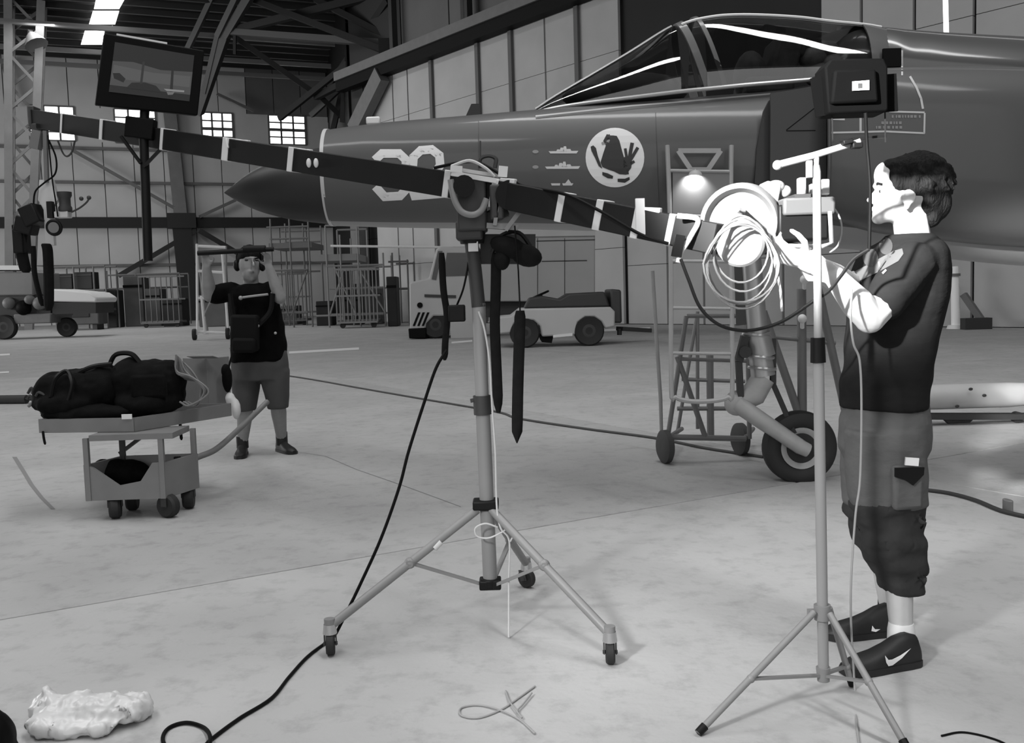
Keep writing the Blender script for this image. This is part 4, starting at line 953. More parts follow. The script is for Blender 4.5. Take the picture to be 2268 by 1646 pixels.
m_pants = mat('grey_cargo_cloth', 92, .95, spec=.1, var=.08, scale=12, bump=.5, bscale=10, stretch=(1, 1, 1.6))
m_shoe = mat('black_shoe', 24, .55)
m_vest = mat('black_vest', 9, .9, spec=.08, var=.3, scale=20)
m_short = mat('dark_shorts', 70, .95, var=.08, scale=10, bump=.3, bscale=8)
m_eye = mat('eye_white', 200, .3); m_iris = mat('iris', 30, .3)

# the operator in front, facing left
YP = 3.38
man = empty('person', (P(1980, 1480, 3.3).x, 3.36, 0), 'dark-haired person in charcoal T-shirt and grey cargo trousers working the crane controls', 'person')
mb = MB(); YF = 3.37
def hp(x, y, dy=0.0): return P(x, y, YF + dy)
mb.ell(hp(2022, 418), (.098, .076, .098)); mb.ell(hp(1982, 428), (.066, .064, .088)); mb.ell(hp(1972, 458), (.056, .056, .054)); mb.ell(hp(1994, 468), (.055, .058, .045))
mb.ell(hp(1947, 484), (.024, .03, .020)); mb.ell(hp(1960, 470), (.038, .044, .036))
mb.ell(hp(1950, 410), (.020, .052, .015)); mb.ell(hp(1958, 388), (.030, .055, .045))
capsule(mb, hp(1947, 418), hp(1933, 441), .010, .0145, 10); mb.ell(hp(1936, 446, -.012), (.013, .010, .010)); mb.ell(hp(1936, 446, .012), (.013, .010, .010)); mb.ell(hp(1928, 443), (.0135, .012, .0105)); capsule(mb, hp(1940, 432), hp(1926, 444), .010, .010, 10)
mb.ell(hp(1940, 462), (.0165, .024, .0085)); mb.ell(hp(1942, 472.5), (.0155, .022, .0085))
for s in (-1, 1):
    mb.ell(hp(1965, 440, s * .040), (.026, .018, .020)); mb.ell(hp(2010, 440, s * .075), (.018, .010, .030), (0, -.25, 0)); mb.torus(hp(2012, 436, s * .084), (.1, 1, 0), .021, .0055, 16, 6); mb.ell(hp(2008, 458, s * .078), (.010, .008, .012))
capsule(mb, hp(2014, 470), P(2026, 560, YP), .057, .062); mb.ell(P(2018, 592, YP), (.085, .13, .05))
mb.loft([ering(1915, 2056, 590, YP, .15), ering(1910, 2054, 680, YP, .15), ering(1892, 2036, 820, YP, .14), ering(1885, 2035, 960, YP, .15)])
sh, el, wrn = P(2030, 585, 3.19), P(1926, 704, 3.10), P(1848, 612, 3.05)
chain(mb, [sh + (el - sh) * .2, el], [.056, .050]); chain(mb, [el, el + (wrn - el) * .35, wrn], [.049, .052, .034]); 
hand(mb, wrn, P(1792, 578, 3.03) - wrn, V((.1, .7, .7)), 1, 1.1)
shf, elf, wrf = P(1995, 580, 3.56), P(1885, 634, 3.40), P(1786, 580, 3.06)
chain(mb, [shf + (elf - shf) * .2, elf], [.052, .045]); chain(mb, [elf, elf + (wrf - elf) * .4, wrf], [.045, .046, .031])
hand(mb, wrf, P(1726, 560, 3.03) - wrf, V((-.2, .5, .7)), -1, .85)
kn, an = P(1968, 1110, 3.27), P(1996, 1400, 3.25); kf, af = P(1945, 1110, 3.51), P(1972, 1352, 3.60)
chain(mb, [P(1965, 950, 3.29), kn, kn + (an - kn) * .3 + V((.015, 0, 0)), an, an + V((0, 0, -.05))], [.085, .060, .056, .038, .038]); chain(mb, [P(1950, 950, 3.49), kf, kf + (af - kf) * .3, af, af + V((0, 0, -.06))], [.085, .060, .056, .038, .038])
body = remesh(mb, 'body', m_skin, man, .0052, 3)
for s in (-1, 1):
    mb = MB(); mb.ell(hp(1955, 424, s * .031), .0115); eye = mb.build('eye', m_eye, man); mb = MB(); mb.ell(hp(1950, 424, s * .032), .0058); mb.build('iris', m_iris, eye)
    mb = MB(); mb.tube(smooth_path([hp(1943, 409, s * .014), hp(1944, 406, s * .030), hp(1953, 408, s * .046)]), [.004] * 13, 6); mb.build('eyebrow', m_hair, man)
mb = MB()
mb.ell(hp(2048, 416), (.090, .083, .110)); mb.ell(hp(2018, 376), (.102, .082, .052)); mb.ell(hp(1968, 370), (.038, .062, .026), (0, -.45, 0)); mb.ell(hp(1985, 386, -.045), (.03, .022, .03)); mb.ell(hp(2070, 450), (.054, .066, .066)); mb.ell(hp(2060, 482), (.034, .054, .036))
for s in (-1, 1): mb.ell(hp(2030, 404, s * .046), (.062, .040, .060)); mb.ell(hp(1994, 398, s * .058), (.030, .014, .040))
rnd = random.Random(3)
for k in range(260):
    th, ph = rnd.uniform(0, 2 * pi), rnd.uniform(.05, 1.0)
    dv = V((cos(th) * sin(ph * 2.0), sin(th) * sin(ph * 2.0), cos(ph * 2.0)))
    if dv.x < -.45 and dv.z < .52: continue
    c = hp(2036, 412); p = c + V((dv.x * .103, dv.y * .085, dv.z * .110)); t = (V((.55, 0, -.75)) + dv * .5 + V((rnd.uniform(-.4, .4), rnd.uniform(-.4, .4), rnd.uniform(-.3, .3)))).normalized()
    if p.z < hp(0, 482).z - .0 or p.z < hp(2036, 470).z and p.x < hp(2030, 0).x: continue
    mb.tube([p - t * .014 - dv * .004, p + t * .012 - dv * .001, p + t * .030 - dv * .006], [.012, .010, .004], 6)
hair = remesh(mb, 'hair', m_hair, man, .0058, 1)
mb = MB()
mb.loft([ering(1964, 2062, 519, YP, .074), ering(1958, 2072, 529, YP, .105), ering(1938, 2078, 542, YP, .165), ering(1915, 2084, 560, YP, .20), ering(1898, 2088, 596, YP, .212), ering(1890, 2088, 640, YP, .208), ering(1886, 2080, 690, YP, .20), ering(1880, 2066, 750, YP, .185), ering(1876, 2056, 805, YP, .178), ering(1870, 2050, 855, YP, .178), ering(1867, 2047, 904, YP, .186)])
slv = sh + (el - sh) * .66
chain(mb, [sh + V((-.005, .02, 0)), slv], [.078, .070]); chain(mb, [shf, shf + (elf - shf) * .62], [.080, .068])
def fold(c):
    w = c + V((0, 0, wloc(man).z)); a = _noise.noise(V((w.x * 5, w.y * 5, w.z * 13))); k = .5 + .9 * max(0, min(1, (1.10 - w.z) / .2)); return .011 * a * k
shirt = remesh(mb, 'shirt', m_shirt, man, .010, 4, disp=fold)
mb = MB()
mb.loft([ering(1880, 2044, 886, YP, .168), ering(1868, 2050, 930, YP, .182), ering(1864, 2051, 990, YP, .175), ering(1880, 2040, 1030, YP, .12)])
def legloft(Y, rows): mb.loft([ering(a, b, y, Y, h) for y, a, b, h in rows])
legloft(3.285, [(950, 1872, 2050, .10), (1040, 1874, 2051, .104), (1100, 1879, 2051, .106), (1118, 1884, 2049, .106)])
legloft(3.50, [(950, 1866, 2040, .10), (1040, 1862, 2034, .103), (1100, 1866, 2020, .10), (1116, 1869, 2018, .10)])
m_pants2 = mat('lower_leg_cloth', 54, .95, spec=.1, var=.12, scale=12, bump=.5, bscale=10)  # lower legs in a darker tone than the upper trousers
def foldl(c):
    return .026 * _noise.noise(V((c.x * 5, c.y * 5, c.z * 15))) + .012 * _noise.noise(V((c.x * 13, c.y * 13 + 3, c.z * 26)))
def foldp(c):
    w = c; a = _noise.noise(V((w.x * 6 + 4, w.y * 6, w.z * 11))); b = _noise.noise(V((w.x * 14, w.y * 14 + 3, w.z * 24))); k = .6 + 1.1 * max(0, min(1, (.62 - w.z) / .2)); return (.010 * a + .004 * b) * k
pants = remesh(mb, 'trousers', m_pants, man, .009, 3, disp=foldp)
mb = MB()
legloft(3.285, [(1108, 1886, 2046, .098), (1130, 1890, 2047, .102), (1160, 1897, 2045, .100), (1220, 1916, 2045, .096), (1270, 1938, 2047, .090), (1310, 1952, 2047, .076)])
remesh(mb, 'lower_trouser_leg', m_pants2, man, .009, 3, disp=foldl, label='darker lower trouser leg')
mb = MB(); legloft(3.50, [(1104, 1872, 2016, .096), (1130, 1874, 2016, .098), (1160, 1880, 2010, .096), (1215, 1902, 2004, .09), (1262, 1930, 2002, .076)])
remesh(mb, 'lower_trouser_leg', m_pants2, man, .009, 3, disp=foldl, label='darker lower trouser leg')
bp_ = bvh_of(pants)
def hit(x, y, bv, off=.0):
    d = ray(x, y).normalized(); h = bv.ray_cast(CAM, d); return h[0] - d * off if h[0] is not None else P(x, y, 3.18)
q = hit(2008, 1040, bp_)
mb = MB(); mb.box(q + V((0, .004, -.06)), (.105, .045, .15), (0, 0, .15)); pk = mb.build('cargo_pocket', m_pants, man, bevel=.014)
mb = MB(); mb.prism([(-.05, .012), (.052, .008), (.05, -.016), (.012, -.05), (-.016, -.03), (-.05, -.018)], q + V((0, -.026, .0)), (1, .15, 0), (0, 0, 1), (0, .01, 0)); mb.build('pocket_flap', m_blk, man)
mb = MB(); mb.box(q + V((.008, -.022, .030)), (.044, .008, .026), (0, .1, 0)); mb.build('paper', m_white, man)
bs = bvh_of(shirt)
m_pr1 = mat('shirt_print_pale', 84, .9); m_pr2 = mat('shirt_print_grey', 60, .9)
decal('shirt_print', [[(1880, 608), (1930, 582), (1978, 556), (1998, 550), (2001, 562), (1990, 578), (1950, 600), (1900, 624), (1884, 622)]], m_pr1, .004, 8, man, bs, 'pale print across the chest')
decal('shirt_print', [circ(1928, 571, 17, 20, 18), circ(1962, 545, 15, 19, 18)], m_pr2, .006, 8, man, bs, 'two grey ovals of the shirt print')
decal('shirt_print', stroke([(1946, 580), (1950, 596)], 5) + stroke([(1955, 605), (1962, 598)], 5), mat('shirt_print_light', 105, .9), .007, 8, man, bs)
def shoe(toe, heel, parent, m, lace=True, L=.285):
    toe, heel = V(toe), V(heel); d = (toe - heel); d.z = 0; d.normalize(); a = V((-d.y, d.x, 0)); toe = heel + d * L
    rings = []; rows = ((0, .024, .07), (.05, .034, .105), (.18, .039, .118), (.32, .040, .108), (.45, .043, .088), (.6, .048, .070), (.78, .049, .058), (.92, .040, .046), (1, .016, .030))
    for t, w, h in rows:
        c = heel + d * L * t; rings.append([c + a * w * math.copysign(abs(cos(u)) ** .8, cos(u)) + V((0, 0, .018 + max(0, sin(u)) ** .75 * (h - .018) if sin(u) > 0 else .018)) for u in [2 * pi * i / 22 for i in range(22)]])
    mb = MB(); mb.loft(rings); up = mb.build('shoe', m, parent)
    mb = MB(); out = [heel + d * (L + .008) * t + a * (w + .004) * s for s in (1,) for t, w, h in rows] + [heel + d * (L + .008) * t - a * (w + .004) for t, w, h in rows[::-1]]
    mb.prism([(p.x, p.y) for p in out], (0, 0, .001), (1, 0, 0), (0, 1, 0), (0, 0, .022)); mb.build('sole', m, up)
    return up
s1_ = shoe(G(1885, 1492), G(2032, 1470), man, m_shoe); s2_ = shoe(G(1862, 1412), G(1990, 1402), man, m_shoe)
decal('shoe_mark', [[(1960, 1452), (1963, 1468), (1968, 1476), (1977, 1474), (1998, 1458), (2018, 1436), (1994, 1452), (1976, 1461), (1968, 1462), (1965, 1458)]], m_white, .003, 7, s1_, bvh_of(s1_), 'white curved tick on the shoe side')
decal('shoe_mark', [[(1932, 1386), (1930, 1398), (1940, 1400), (1950, 1394), (1938, 1394)]], m_white, .003, 7, s2_, bvh_of(s2_), 'white curved tick on the shoe side')
for p, nm in ((an, s1_), (af, s2_)):
    mb = MB(); g = V((p.x, p.y, 0)); mb.loft([[g + V((.046 * cos(u) * k, .046 * sin(u) * k, z)) for u in [2 * pi * i / 20 for i in range(20)]] for z, k in ((.07, 1.0), (.11, .98), (.135, .90))]); mb.build('sock', m_white if p is an else m_shoe, man)

# the sound recordist further back, facing the camera
YM = 8.17
rec = empty('person', (P(578, 1008, YM).x, YM, 0), 'person in black vest and shorts with mixer bag, raising a boom pole overhead', 'person')
mb = MB()
def rp(x, y, dy=0.0): return P(x, y, YM + dy)
mb.ell(rp(553, 588), (.088, .105, .125)); mb.ell(rp(554, 606, -.03), (.068, .075, .085)); mb.ell(rp(556, 619, -.07), (.03, .025, .022)); capsule(mb, rp(560, 577, -.105), rp(562, 588, -.125), .010, .015, 8)
mb.ell(rp(555, 571, -.088), (.06, .018, .012)); mb.ell(rp(558, 601, -.102), (.03, .014, .008)); mb.ell(rp(530, 588, 0), (.012, .025, .032)); mb.ell(rp(577, 588, 0), (.012, .025, .032))
capsule(mb, rp(555, 610), rp(557, 645), .062, .07)
mb.loft([ering(512, 610, 642, YM, .12), ering(520, 615, 700, YM, .13), ering(520, 625, 800, YM, .14)])
shl, ell_, wl = rp(512, 645, 0), rp(464, 655, -.10), rp(457, 592, -.20)
chain(mb, [shl, ell_], [.062, .052]); chain(mb, [ell_, ell_ + (wl - ell_) * .4, wl], [.055, .056, .036]); hand(mb, wl, V((0, -.1, 1)), V((.3, -.9, 0)), 1, .8)
shr, elr, wr2 = rp(602, 642, 0), rp(620, 660, -.18), rp(596, 592, -.22)
chain(mb, [shr, elr], [.062, .052]); chain(mb, [elr, elr + (wr2 - elr) * .4, wr2], [.052, .050, .034]); hand(mb, wr2, V((-.1, -.05, 1)), V((-.3, -.9, 0)), -1, .8)
kl, al = rp(545, 890, -.02), rp(537, 982, 0); kr, ar = rp(614, 885, 0), rp(624, 972, .12)
chain(mb, [rp(545, 800), kl, kl + (al - kl) * .35, al], [.10, .068, .066, .044]); chain(mb, [rp(605, 800), kr, kr + (ar - kr) * .35, ar], [.10, .068, .066, .044])
remesh(mb, 'body', m_skind, rec, .011, 3)
for x in (546, 569):
    mb = MB(); mb.ell(rp(x, 576, -.092), (.017, .012, .010)); mb.build('eye', m_iris, rec)
mb = MB(); mb.ell(rp(553, 566, .01), (.098, .115, .075)); mb.ell(rp(531, 580, .03), (.025, .06, .075)); mb.ell(rp(574, 580, .03), (.025, .06, .06)); hair2 = remesh(mb, 'hair', m_hair, rec, .014, 2)
hd2 = MB(); hd2.tube(smooth_path([rp(526, 585), rp(528, 560), rp(553, 545), rp(578, 560), rp(580, 585)]), .014, 8); hd2.build('headphone_band', m_blk, rec)
for x in (525, 581):
    mb = MB(); mb.ell(rp(x, 588), (.03, .04, .05)); mb.build('headphone_cup', m_blk, rec)
mb = MB()
mb.loft([ering(540, 576, 628, YM, .09), ering(520, 595, 636, YM, .14), ering(506, 612, 650, YM, .17), ering(514, 618, 680, YM, .18), ering(516, 628, 720, YM, .19), ering(510, 634, 765, YM, .20), ering(514, 634, 800, YM, .19)])
chain(mb, [shl, shl + (ell_ - shl) * .72], [.085, .085]); chain(mb, [shr, shr + (elr - shr) * .35], [.085, .08]); remesh(mb, 'vest', m_vest, rec, .016, 2, disp=lambda c: .012 * _noise.noise(c * 9))
mb = MB(); mb.loft([ering(514, 634, 775, YM, .17), ering(512, 638, 810, YM, .18), ering(514, 638, 840, YM, .17)])
mb.loft([ering(512, 578, 820, YM, .13), ering(514, 574, 860, YM, .125), ering(522, 566, 910, YM, .11)]); mb.loft([ering(576, 640, 820, YM, .13), ering(583, 641, 860, YM, .125), ering(594, 638, 905, YM, .11)])
remesh(mb, 'shorts', m_short, rec, .014, 3, disp=lambda c: .008 * _noise.noise(c * 8))
for p, toe in ((al, G(526, 1022)), (ar, G(648, 1006))):
    mb = MB(); mb.tube([p + V((0, 0, .06)), V((p.x, p.y, .06))], [.050, .05], 12); mb.build('sock', m_shoe, rec)
    b = V((p.x, p.y, 0)); d = V((toe.x - b.x, toe.y - b.y, 0)).normalized(); shoe(b + d * .2, b - d * .075, rec, m_shoe, L=.30)
bagm = mat('bag_nylon', 15, .8, spec=.15)
mb = MB(); mb.box(rp(543, 738, -.26), (.22, .14, .30), (0, .05, .1)); mb.box(rp(540, 765, -.34), (.19, .05, .12), (0, .05, .1)); mb.build('mixer_bag', bagm, rec, bevel=.03)
mb = MB(); mb.sweep([(531, 660), (560, 656), (594, 652)], YM - .21, .010, 6); mb.ell(P(533, 660, YM - .22), .018); mb.build('chest_strap', m_cabG, rec)
mb = MB(); mb.sweep([(510, 650), (515, 690), (524, 720)], YM - .22, .022, 6); mb.build('bag_strap', m_blk, rec)
mb = MB(); mb.sweep([(604, 650), (598, 690), (572, 720)], YM - .24, .022, 6); mb.build('bag_strap', m_blk, rec)
for x, y, r in ((568, 714, .018), (571, 722, .014), (610, 738, .012), (511, 770, .014)):
    mb = MB(); mb.ell(P(x, y, YM - .27), r); mb.build('buckle', m_cabG, rec)
bp2 = empty('boom_pole', P(440, 560, YM - .28), 'dark boom pole held level above the recordist by both hands', 'pole')
mb = MB(); mb.tube([P(438, 561, YM - .29), P(606, 552, YM - .29)], [.020, .018], 10); mb.build('tube', m_blk, bp2)
mb = MB(); mb.tube([P(540, 552, YM - .29), P(588, 551, YM - .29)], [.03, .028], 10); mb.build('grip', m_blk, bp2)
# ------------------------------------------------------------------ the cart at the left and its load
m_cart = mat('cart_paint', 118, .6, var=.1, scale=5)
m_tray = mat('tray_metal', 120, .5, var=.08, scale=5)
m_bag = mat('bag_black', 14, .9, spec=.12, var=.3, scale=12, bump=.4, bscale=14)
m_card = mat('cardboard', 124, .9, var=.05, scale=6)
cart = empty('equipment_cart', G(300, 1130), 'low grey box cart on four wheels with a raised tray', 'cart')
z0, z1, z2 = .125, .345, .507
A = G(192, 1110, z0); B = G(366, 1104, z0); C = G(440, 1080, z0); D = A + (C - B)
up = V((0, 0, 1)); hh = z1 - z0
ux = (B - A); uy = (D - A)
mb = MB(); mb.prism([(0, 0), (1, 0), (1, 1), (.86, 1), (.70, .50), (.42, .40), (.10, .92), (0, 1)], A, ux, up * hh, uy.normalized() * .015); mb.build('front_panel', m_cart, cart)
for p, q in ((B, C), (D, A), (C, D)):
    mb = MB(); mb.bar(p + up * hh / 2, q + up * hh / 2, .015, hh); mb.build('side_panel', m_cart, cart)
mb = MB(); mb.add([A, B, C, D], [(0, 1, 2, 3)]); mb.add([A + up * .02, B + up * .02, C + up * .02, D + up * .02], [(0, 1, 2, 3)]); mb.build('floor_panel', m_cart, cart)
for p, q in ((A, 0), (B, 0), (C, 0), (D, 0)):
    c = (A + C) / 2; s = p + (c - p) * .05
    mb = MB(); mb.bar(s, s + up * (z2 - z0), .03, .03, ux); mb.build('post', m_cart if p is not D else m_dk, cart)
mb = MB(); mb.bar(A + up * (z2 - z0) + uy * .5 - ux * .03, B + up * (z2 - z0) + uy * .5 + ux * .03, uy.length, .035); mb.build('deck', m_cart, cart)
mb = MB(); mb.bar(P(340, 948, 6.25), P(266, 1004, 6.3), .03, .02); mb.build('strut', m_dk, cart)
for p, yaw in ((A + ux * .26 + uy * .2, .3), (B - ux * .02 + uy * .12, 1.2), (C - ux * .1 - uy * .1, .2), (D + ux * .15 - uy * .1, .2)):
    g = V((p.x, p.y, 0)); R = Matrix.Rotation(yaw, 3, 'Z'); ax = R @ V((1, 0, 0)); r = .072
    mb = MB(); mb.lathe(g + up * r, ax, [(.01, -.03), (r - .012, -.034), (r, -.02), (r, .02), (r - .012, .034), (.01, .03)], 22); w = mb.build('wheel', m_rub, cart)
    mb = MB(); mb.bar(g + up * (r) - ax * .04, g + up * z0 - ax * .04, .04, .006, ax); mb.bar(g + up * r + ax * .04, g + up * z0 + ax * .04, .04, .006, ax); mb.build('fork', m_dk, w)
mb = MB(); mb.tube(smooth_path([P(395, 1030, 6.15), P(440, 1012, 6.3), P(480, 994, 6.45), P(530, 950, 6.7), P(592, 890, 7.0)]), .020, 10); mb.build('drawbar', m_cart, cart)
mb = MB(); mb.box(P(393, 1022, 6.1), (.035, .03, .06)); mb.build('latch', m_blk, cart)
tL, tF, tR = G(88, 958, .53), G(298, 955, .53), G(512, 920, .53); tB = tL + (tR - tF)
tray = empty('tray', (tL + tR) / 2, 'shallow grey metal tray lying askew on top of the cart', 'tray')
mb = MB(); mb.add([p + up * .004 for p in (tL, tF, tR, tB)] + [p - up * .004 for p in (tL, tF, tR, tB)], [(0, 1, 2, 3), (7, 6, 5, 4), (0, 4, 5, 1), (1, 5, 6, 2), (2, 6, 7, 3), (3, 7, 4, 0)]); mb.build('base', m_tray, tray)
for p, q in ((tL, tF), (tF, tR), (tR, tB), (tB, tL)):
    mb = MB(); mb.bar(p + up * .04, q + up * .04, .012, .085); mb.build('rim', m_tray, tray)
mb = MB(); mb.box(P(281, 923, 5.88), (.062, .008, .03)); mb.build('label', m_white, tray)
def lump(name, parts, label, cat, disp=.012, voxel=.014, m=None, extra=None):
    e = empty(name, parts[0][0] - V((0, 0, parts[0][1][2])), label, cat)
    mb = MB()
    for c, r, rot in parts: mb.ell(c, r, rot)
    remesh(mb, 'body', m or m_bag, e, voxel, 2, disp=lambda c: disp * _noise.noise(c * 11) + disp * .5 * _noise.noise(c * 27 + V((3, 1, 7))))
    return e
b1 = lump('holdall', [(P(180, 866, 6.2), (.27, .21, .145), None), (P(125, 868, 6.2), (.12, .19, .135), None), (P(232, 860, 6.2), (.14, .20, .155), None), (P(160, 890, 6.15), (.24, .22, .10), None)], 'black holdall bag at the left end of the loaded tray', 'bag')
mb = MB(); mb.tube(smooth_path([P(112, 880, 5.98), P(122, 840, 6.0), P(148, 822, 6.05), P(160, 850, 5.97), P(150, 890, 5.96)]), .013, 6); mb.tube(smooth_path([P(165, 830, 6.1), P(205, 812, 6.1), P(248, 806, 6.12)]), .014, 6); mb.build('strap', m_blk, b1)
b2 = lump('holdall', [(P(334, 852, 6.25), (.20, .20, .165), None), (P(290, 848, 6.25), (.12, .19, .17), None), (P(372, 852, 6.25), (.11, .19, .165), None), (P(330, 890, 6.2), (.22, .22, .10), None)], 'black holdall bag in the middle of the tray, higher than its neighbour', 'bag')
mb = MB(); mb.box(P(330, 856, 6.04), (.22, .04, .15), (0, .0, .1)); mb.build('pocket', m_bag, b2, bevel=.02)
mb = MB(); mb.tube(smooth_path([P(240, 815, 6.2), P(256, 786, 6.2), P(290, 784, 6.2), P(312, 806, 6.2)]), .016, 6); mb.build('handle', m_blk, b2)
b3 = lump('folded_bag', [(P(195, 916, 6.03), (.30, .10, .06), None)], 'flat black bag folded along the front of the tray under the holdalls', 'bag')
bx = empty('cardboard_box', P(468, 905, 6.5), 'plain grey cardboard box standing at the right end of the tray', 'box')
c0 = G(463, 906, .56); c1 = c0 + V((.11, .17, 0)); c2 = c0 + V((-.21, .13, 0)); hb_ = V((0, 0, .355))
mb = MB(); q = [c0, c1, c1 + (c2 - c0), c2]; mb.add(q + [p + hb_ for p in q], [(3, 2, 1, 0), (4, 5, 6, 7), (0, 1, 5, 4), (1, 2, 6, 5), (2, 3, 7, 6), (3, 0, 4, 7)]); mb.build('carton', m_card, bx, bevel=.004)
mb = MB(); mb.bar(c0 + hb_, c0 + hb_ + V((-.02, -.08, .02)), .2, .004); mb.build('flap', m_card, bx)
hk = empty('cable_hank', P(420, 860, 6.25), 'hank of pale grey cable slumped between the holdalls and the box', 'cable')
for k in range(16):
    o = 1.4 * rnd.uniform(-8, 8)
    mb = MB(); mb.sweep([(400 + o, 796 + o), (412 + 2 * o, 822 + k), (436 + o, 846 + o), (452 - o, 868), (430 + o, 898), (408 + o, 890)], 6.12 + .01 * k, .006, 6); mb.build('strand', mat('strand_grey', 120, .6) if k == 0 else bpy.data.materials['strand_grey'], hk)
jl = empty('cable_heap', P(75, 912, 6.1), 'tangle of shiny grey connectors spilling off the left end of the tray', 'cables')
for k in range(11):
    x, y = rnd.uniform(52, 100), rnd.uniform(868, 908)
    mb = MB(); mb.sweep([(x, y), (x + rnd.uniform(-10, 14), y - rnd.uniform(6, 18)), (x + rnd.uniform(8, 26), y + rnd.uniform(-14, 6)), (x + 14, y + rnd.uniform(2, 12))], 6.02 + .012 * k, .009, 6); mb.build('plug', m_frame if k % 2 else m_dk, jl)
strap([(95, 955), (97, 970), (100, 985)], 5.93, 6, 'short black strap end dangling from the left corner of the tray', th=.006)
strap([(399, 938), (400, 955), (402, 975)], 6.2, 7, 'short black strap end dangling under the middle of the tray', th=.006)
lump('rag_bundle', [(P(266, 1046, 6.02), (.15, .09, .085), None), (P(232, 1040, 6.04), (.08, .08, .07), None), (P(306, 1046, 6.04), (.075, .08, .065), None)], 'black bundle stuffed inside the cart box', 'bundle')
mp = empty('pouch', P(503, 870, 6.75), 'narrow black pouch hanging behind the cardboard box beside the recordist', 'pouch')
mb = MB(); mb.ell(P(503, 838, 6.75), (.035, .04, .10)); mb.ell(P(500, 822, 6.75), (.03, .04, .05)); mb.build('body', m_bag, mp)
mb = MB(); mb.sweep([(505, 822), (510, 800), (516, 780)], 6.8, .008, 6); mb.build('strap', m_blk, mp)
lump('crumpled_cloth', [(P(510, 884, 6.75), (.035, .04, .05), None), (P(522, 905, 6.75), (.03, .04, .08), None)], 'white crumpled cloth hanging beside the drawbar', 'cloth', .01, .012, m_white)
mb = MB(); mb.tube([P(523, 925, 6.75), P(526, 950, 6.76)], .008, 6)
# ------------------------------------------------------------------ on the floor in front
m_plas = mat('white_plastic', 208, .35, var=.05, scale=14)
pc = G(200, 1600)
pb = empty('plastic_bag', pc, 'white crumpled plastic bag lying on the concrete at the bottom left', 'bag')
mb = MB()
for x, y, z, r in ((115, 1588, .045, (.07, .06, .05)), (170, 1590, .045, (.10, .08, .05)), (225, 1590, .045, (.10, .085, .05)), (280, 1584, .042, (.07, .075, .048)), (312, 1578, .035, (.035, .05, .036)), (95, 1612, .03, (.06, .06, .035)), (180, 1612, .025, (.12, .05, .03))):
    mb.ell(G(x, y + 14) + V((0, 0, z)), r)
g = G(105, 1600); capsule(mb, g + V((0, 0, .05)), g + V((.005, 0, .10)), .036, .016)
remesh(mb, 'film', m_plas, pb, .008, 2, disp=lambda c: .018 * _noise.noise(c * 13) - .015 * abs(_noise.noise(c * 19 + V((5, 2, 1)))) + .012 * abs(_noise.noise(c * 40)))
bb = empty('camera_bag', G(-20, 1660), 'black bag cut off by the bottom left corner', 'bag')
mb = MB(); g = G(-50, 1700)
for dx, z, r in ((0, .08, (.11, .1, .09)), (-.02, .17, (.08, .08, .08)), (.035, .215, (.035, .04, .032)), (.05, .03, (.07, .08, .04))): mb.ell(g + V((dx, 0, z)), r)
remesh(mb, 'body', m_black, bb, .010, 2)
mb = MB(); mb.tube(smooth_path([g + V((.03, -.02, .23)), g + V((.066, -.02, .215)), g + V((.072, -.02, .19)), g + V((.05, -.03, .16))]), .009, 6); mb.build('handle', m_blk, bb)
cable('hose', [G(636, 832, .012), G(700, 842, .012), G(800, 860, .012), G(950, 886, .012), G(1100, 912, .012), G(1150, 927, .012), G(1300, 950, .012), G(1450, 970, .012), G(1560, 992, .012), G(1690, 1012, .012)], .011, mat('hose_grey', 70, .7), 'long dark hose lying across the floor towards the nose wheel', 'hose')
cable('hose', [G(2040, 1084, .012), G(2100, 1092, .012), G(2160, 1108, .012), G(2220, 1132, .012), G(2300, 1150, .012)], .012, m_dk, 'dark hose on the floor right of the operator', 'hose')
mb = MB(); mb.prism(circ(0, 0, .02, .045, 14), G(2232, 1134), (1, 0, 0), (0, 1, 0), (0, 0, .07)); mb.build('chock', m_frame, None, 'small grey chock beside the hose at the right edge', 'chock', bevel=.005)
m_scuff = mat('scuff', 122, .8)
for pts in ([(32, 1012), (52, 1044), (70, 1074), (92, 1102), (118, 1128)], [(650, 1000), (720, 1010), (790, 1040), (900, 1078), (1020, 1122)]):
    for (x0, y0), (x1, y1) in zip(pts[:-1], pts[1:]):
        w = 5 if pts[0][0] == 32 else 1.2; mb = MB(); mb.add([G(x0 - w, y0, .0015), G(x0 + w, y0, .0015), G(x1 + w, y1, .0015), G(x1 - w, y1, .0015)], [(0, 1, 2, 3)]); mb.build('scuff', m_scuff, floor, flat=True)
tb = empty('tow_bar', G(20, 897), 'thick dark tow bar lying on the floor at the left edge', 'tow bar')
mb = MB(); a, b = G(-220, 897), G(60, 894); r = .06; mb.tube([a + V((0, 0, r)), b + V((0, 0, r))], r, 14); mb.build('tube', m_dk, tb)
mb = MB(); mb.torus(b + V((.06, 0, r)), (0, .2, 1), .06, .018, 18, 6); mb.build('ring', m_dk, tb)

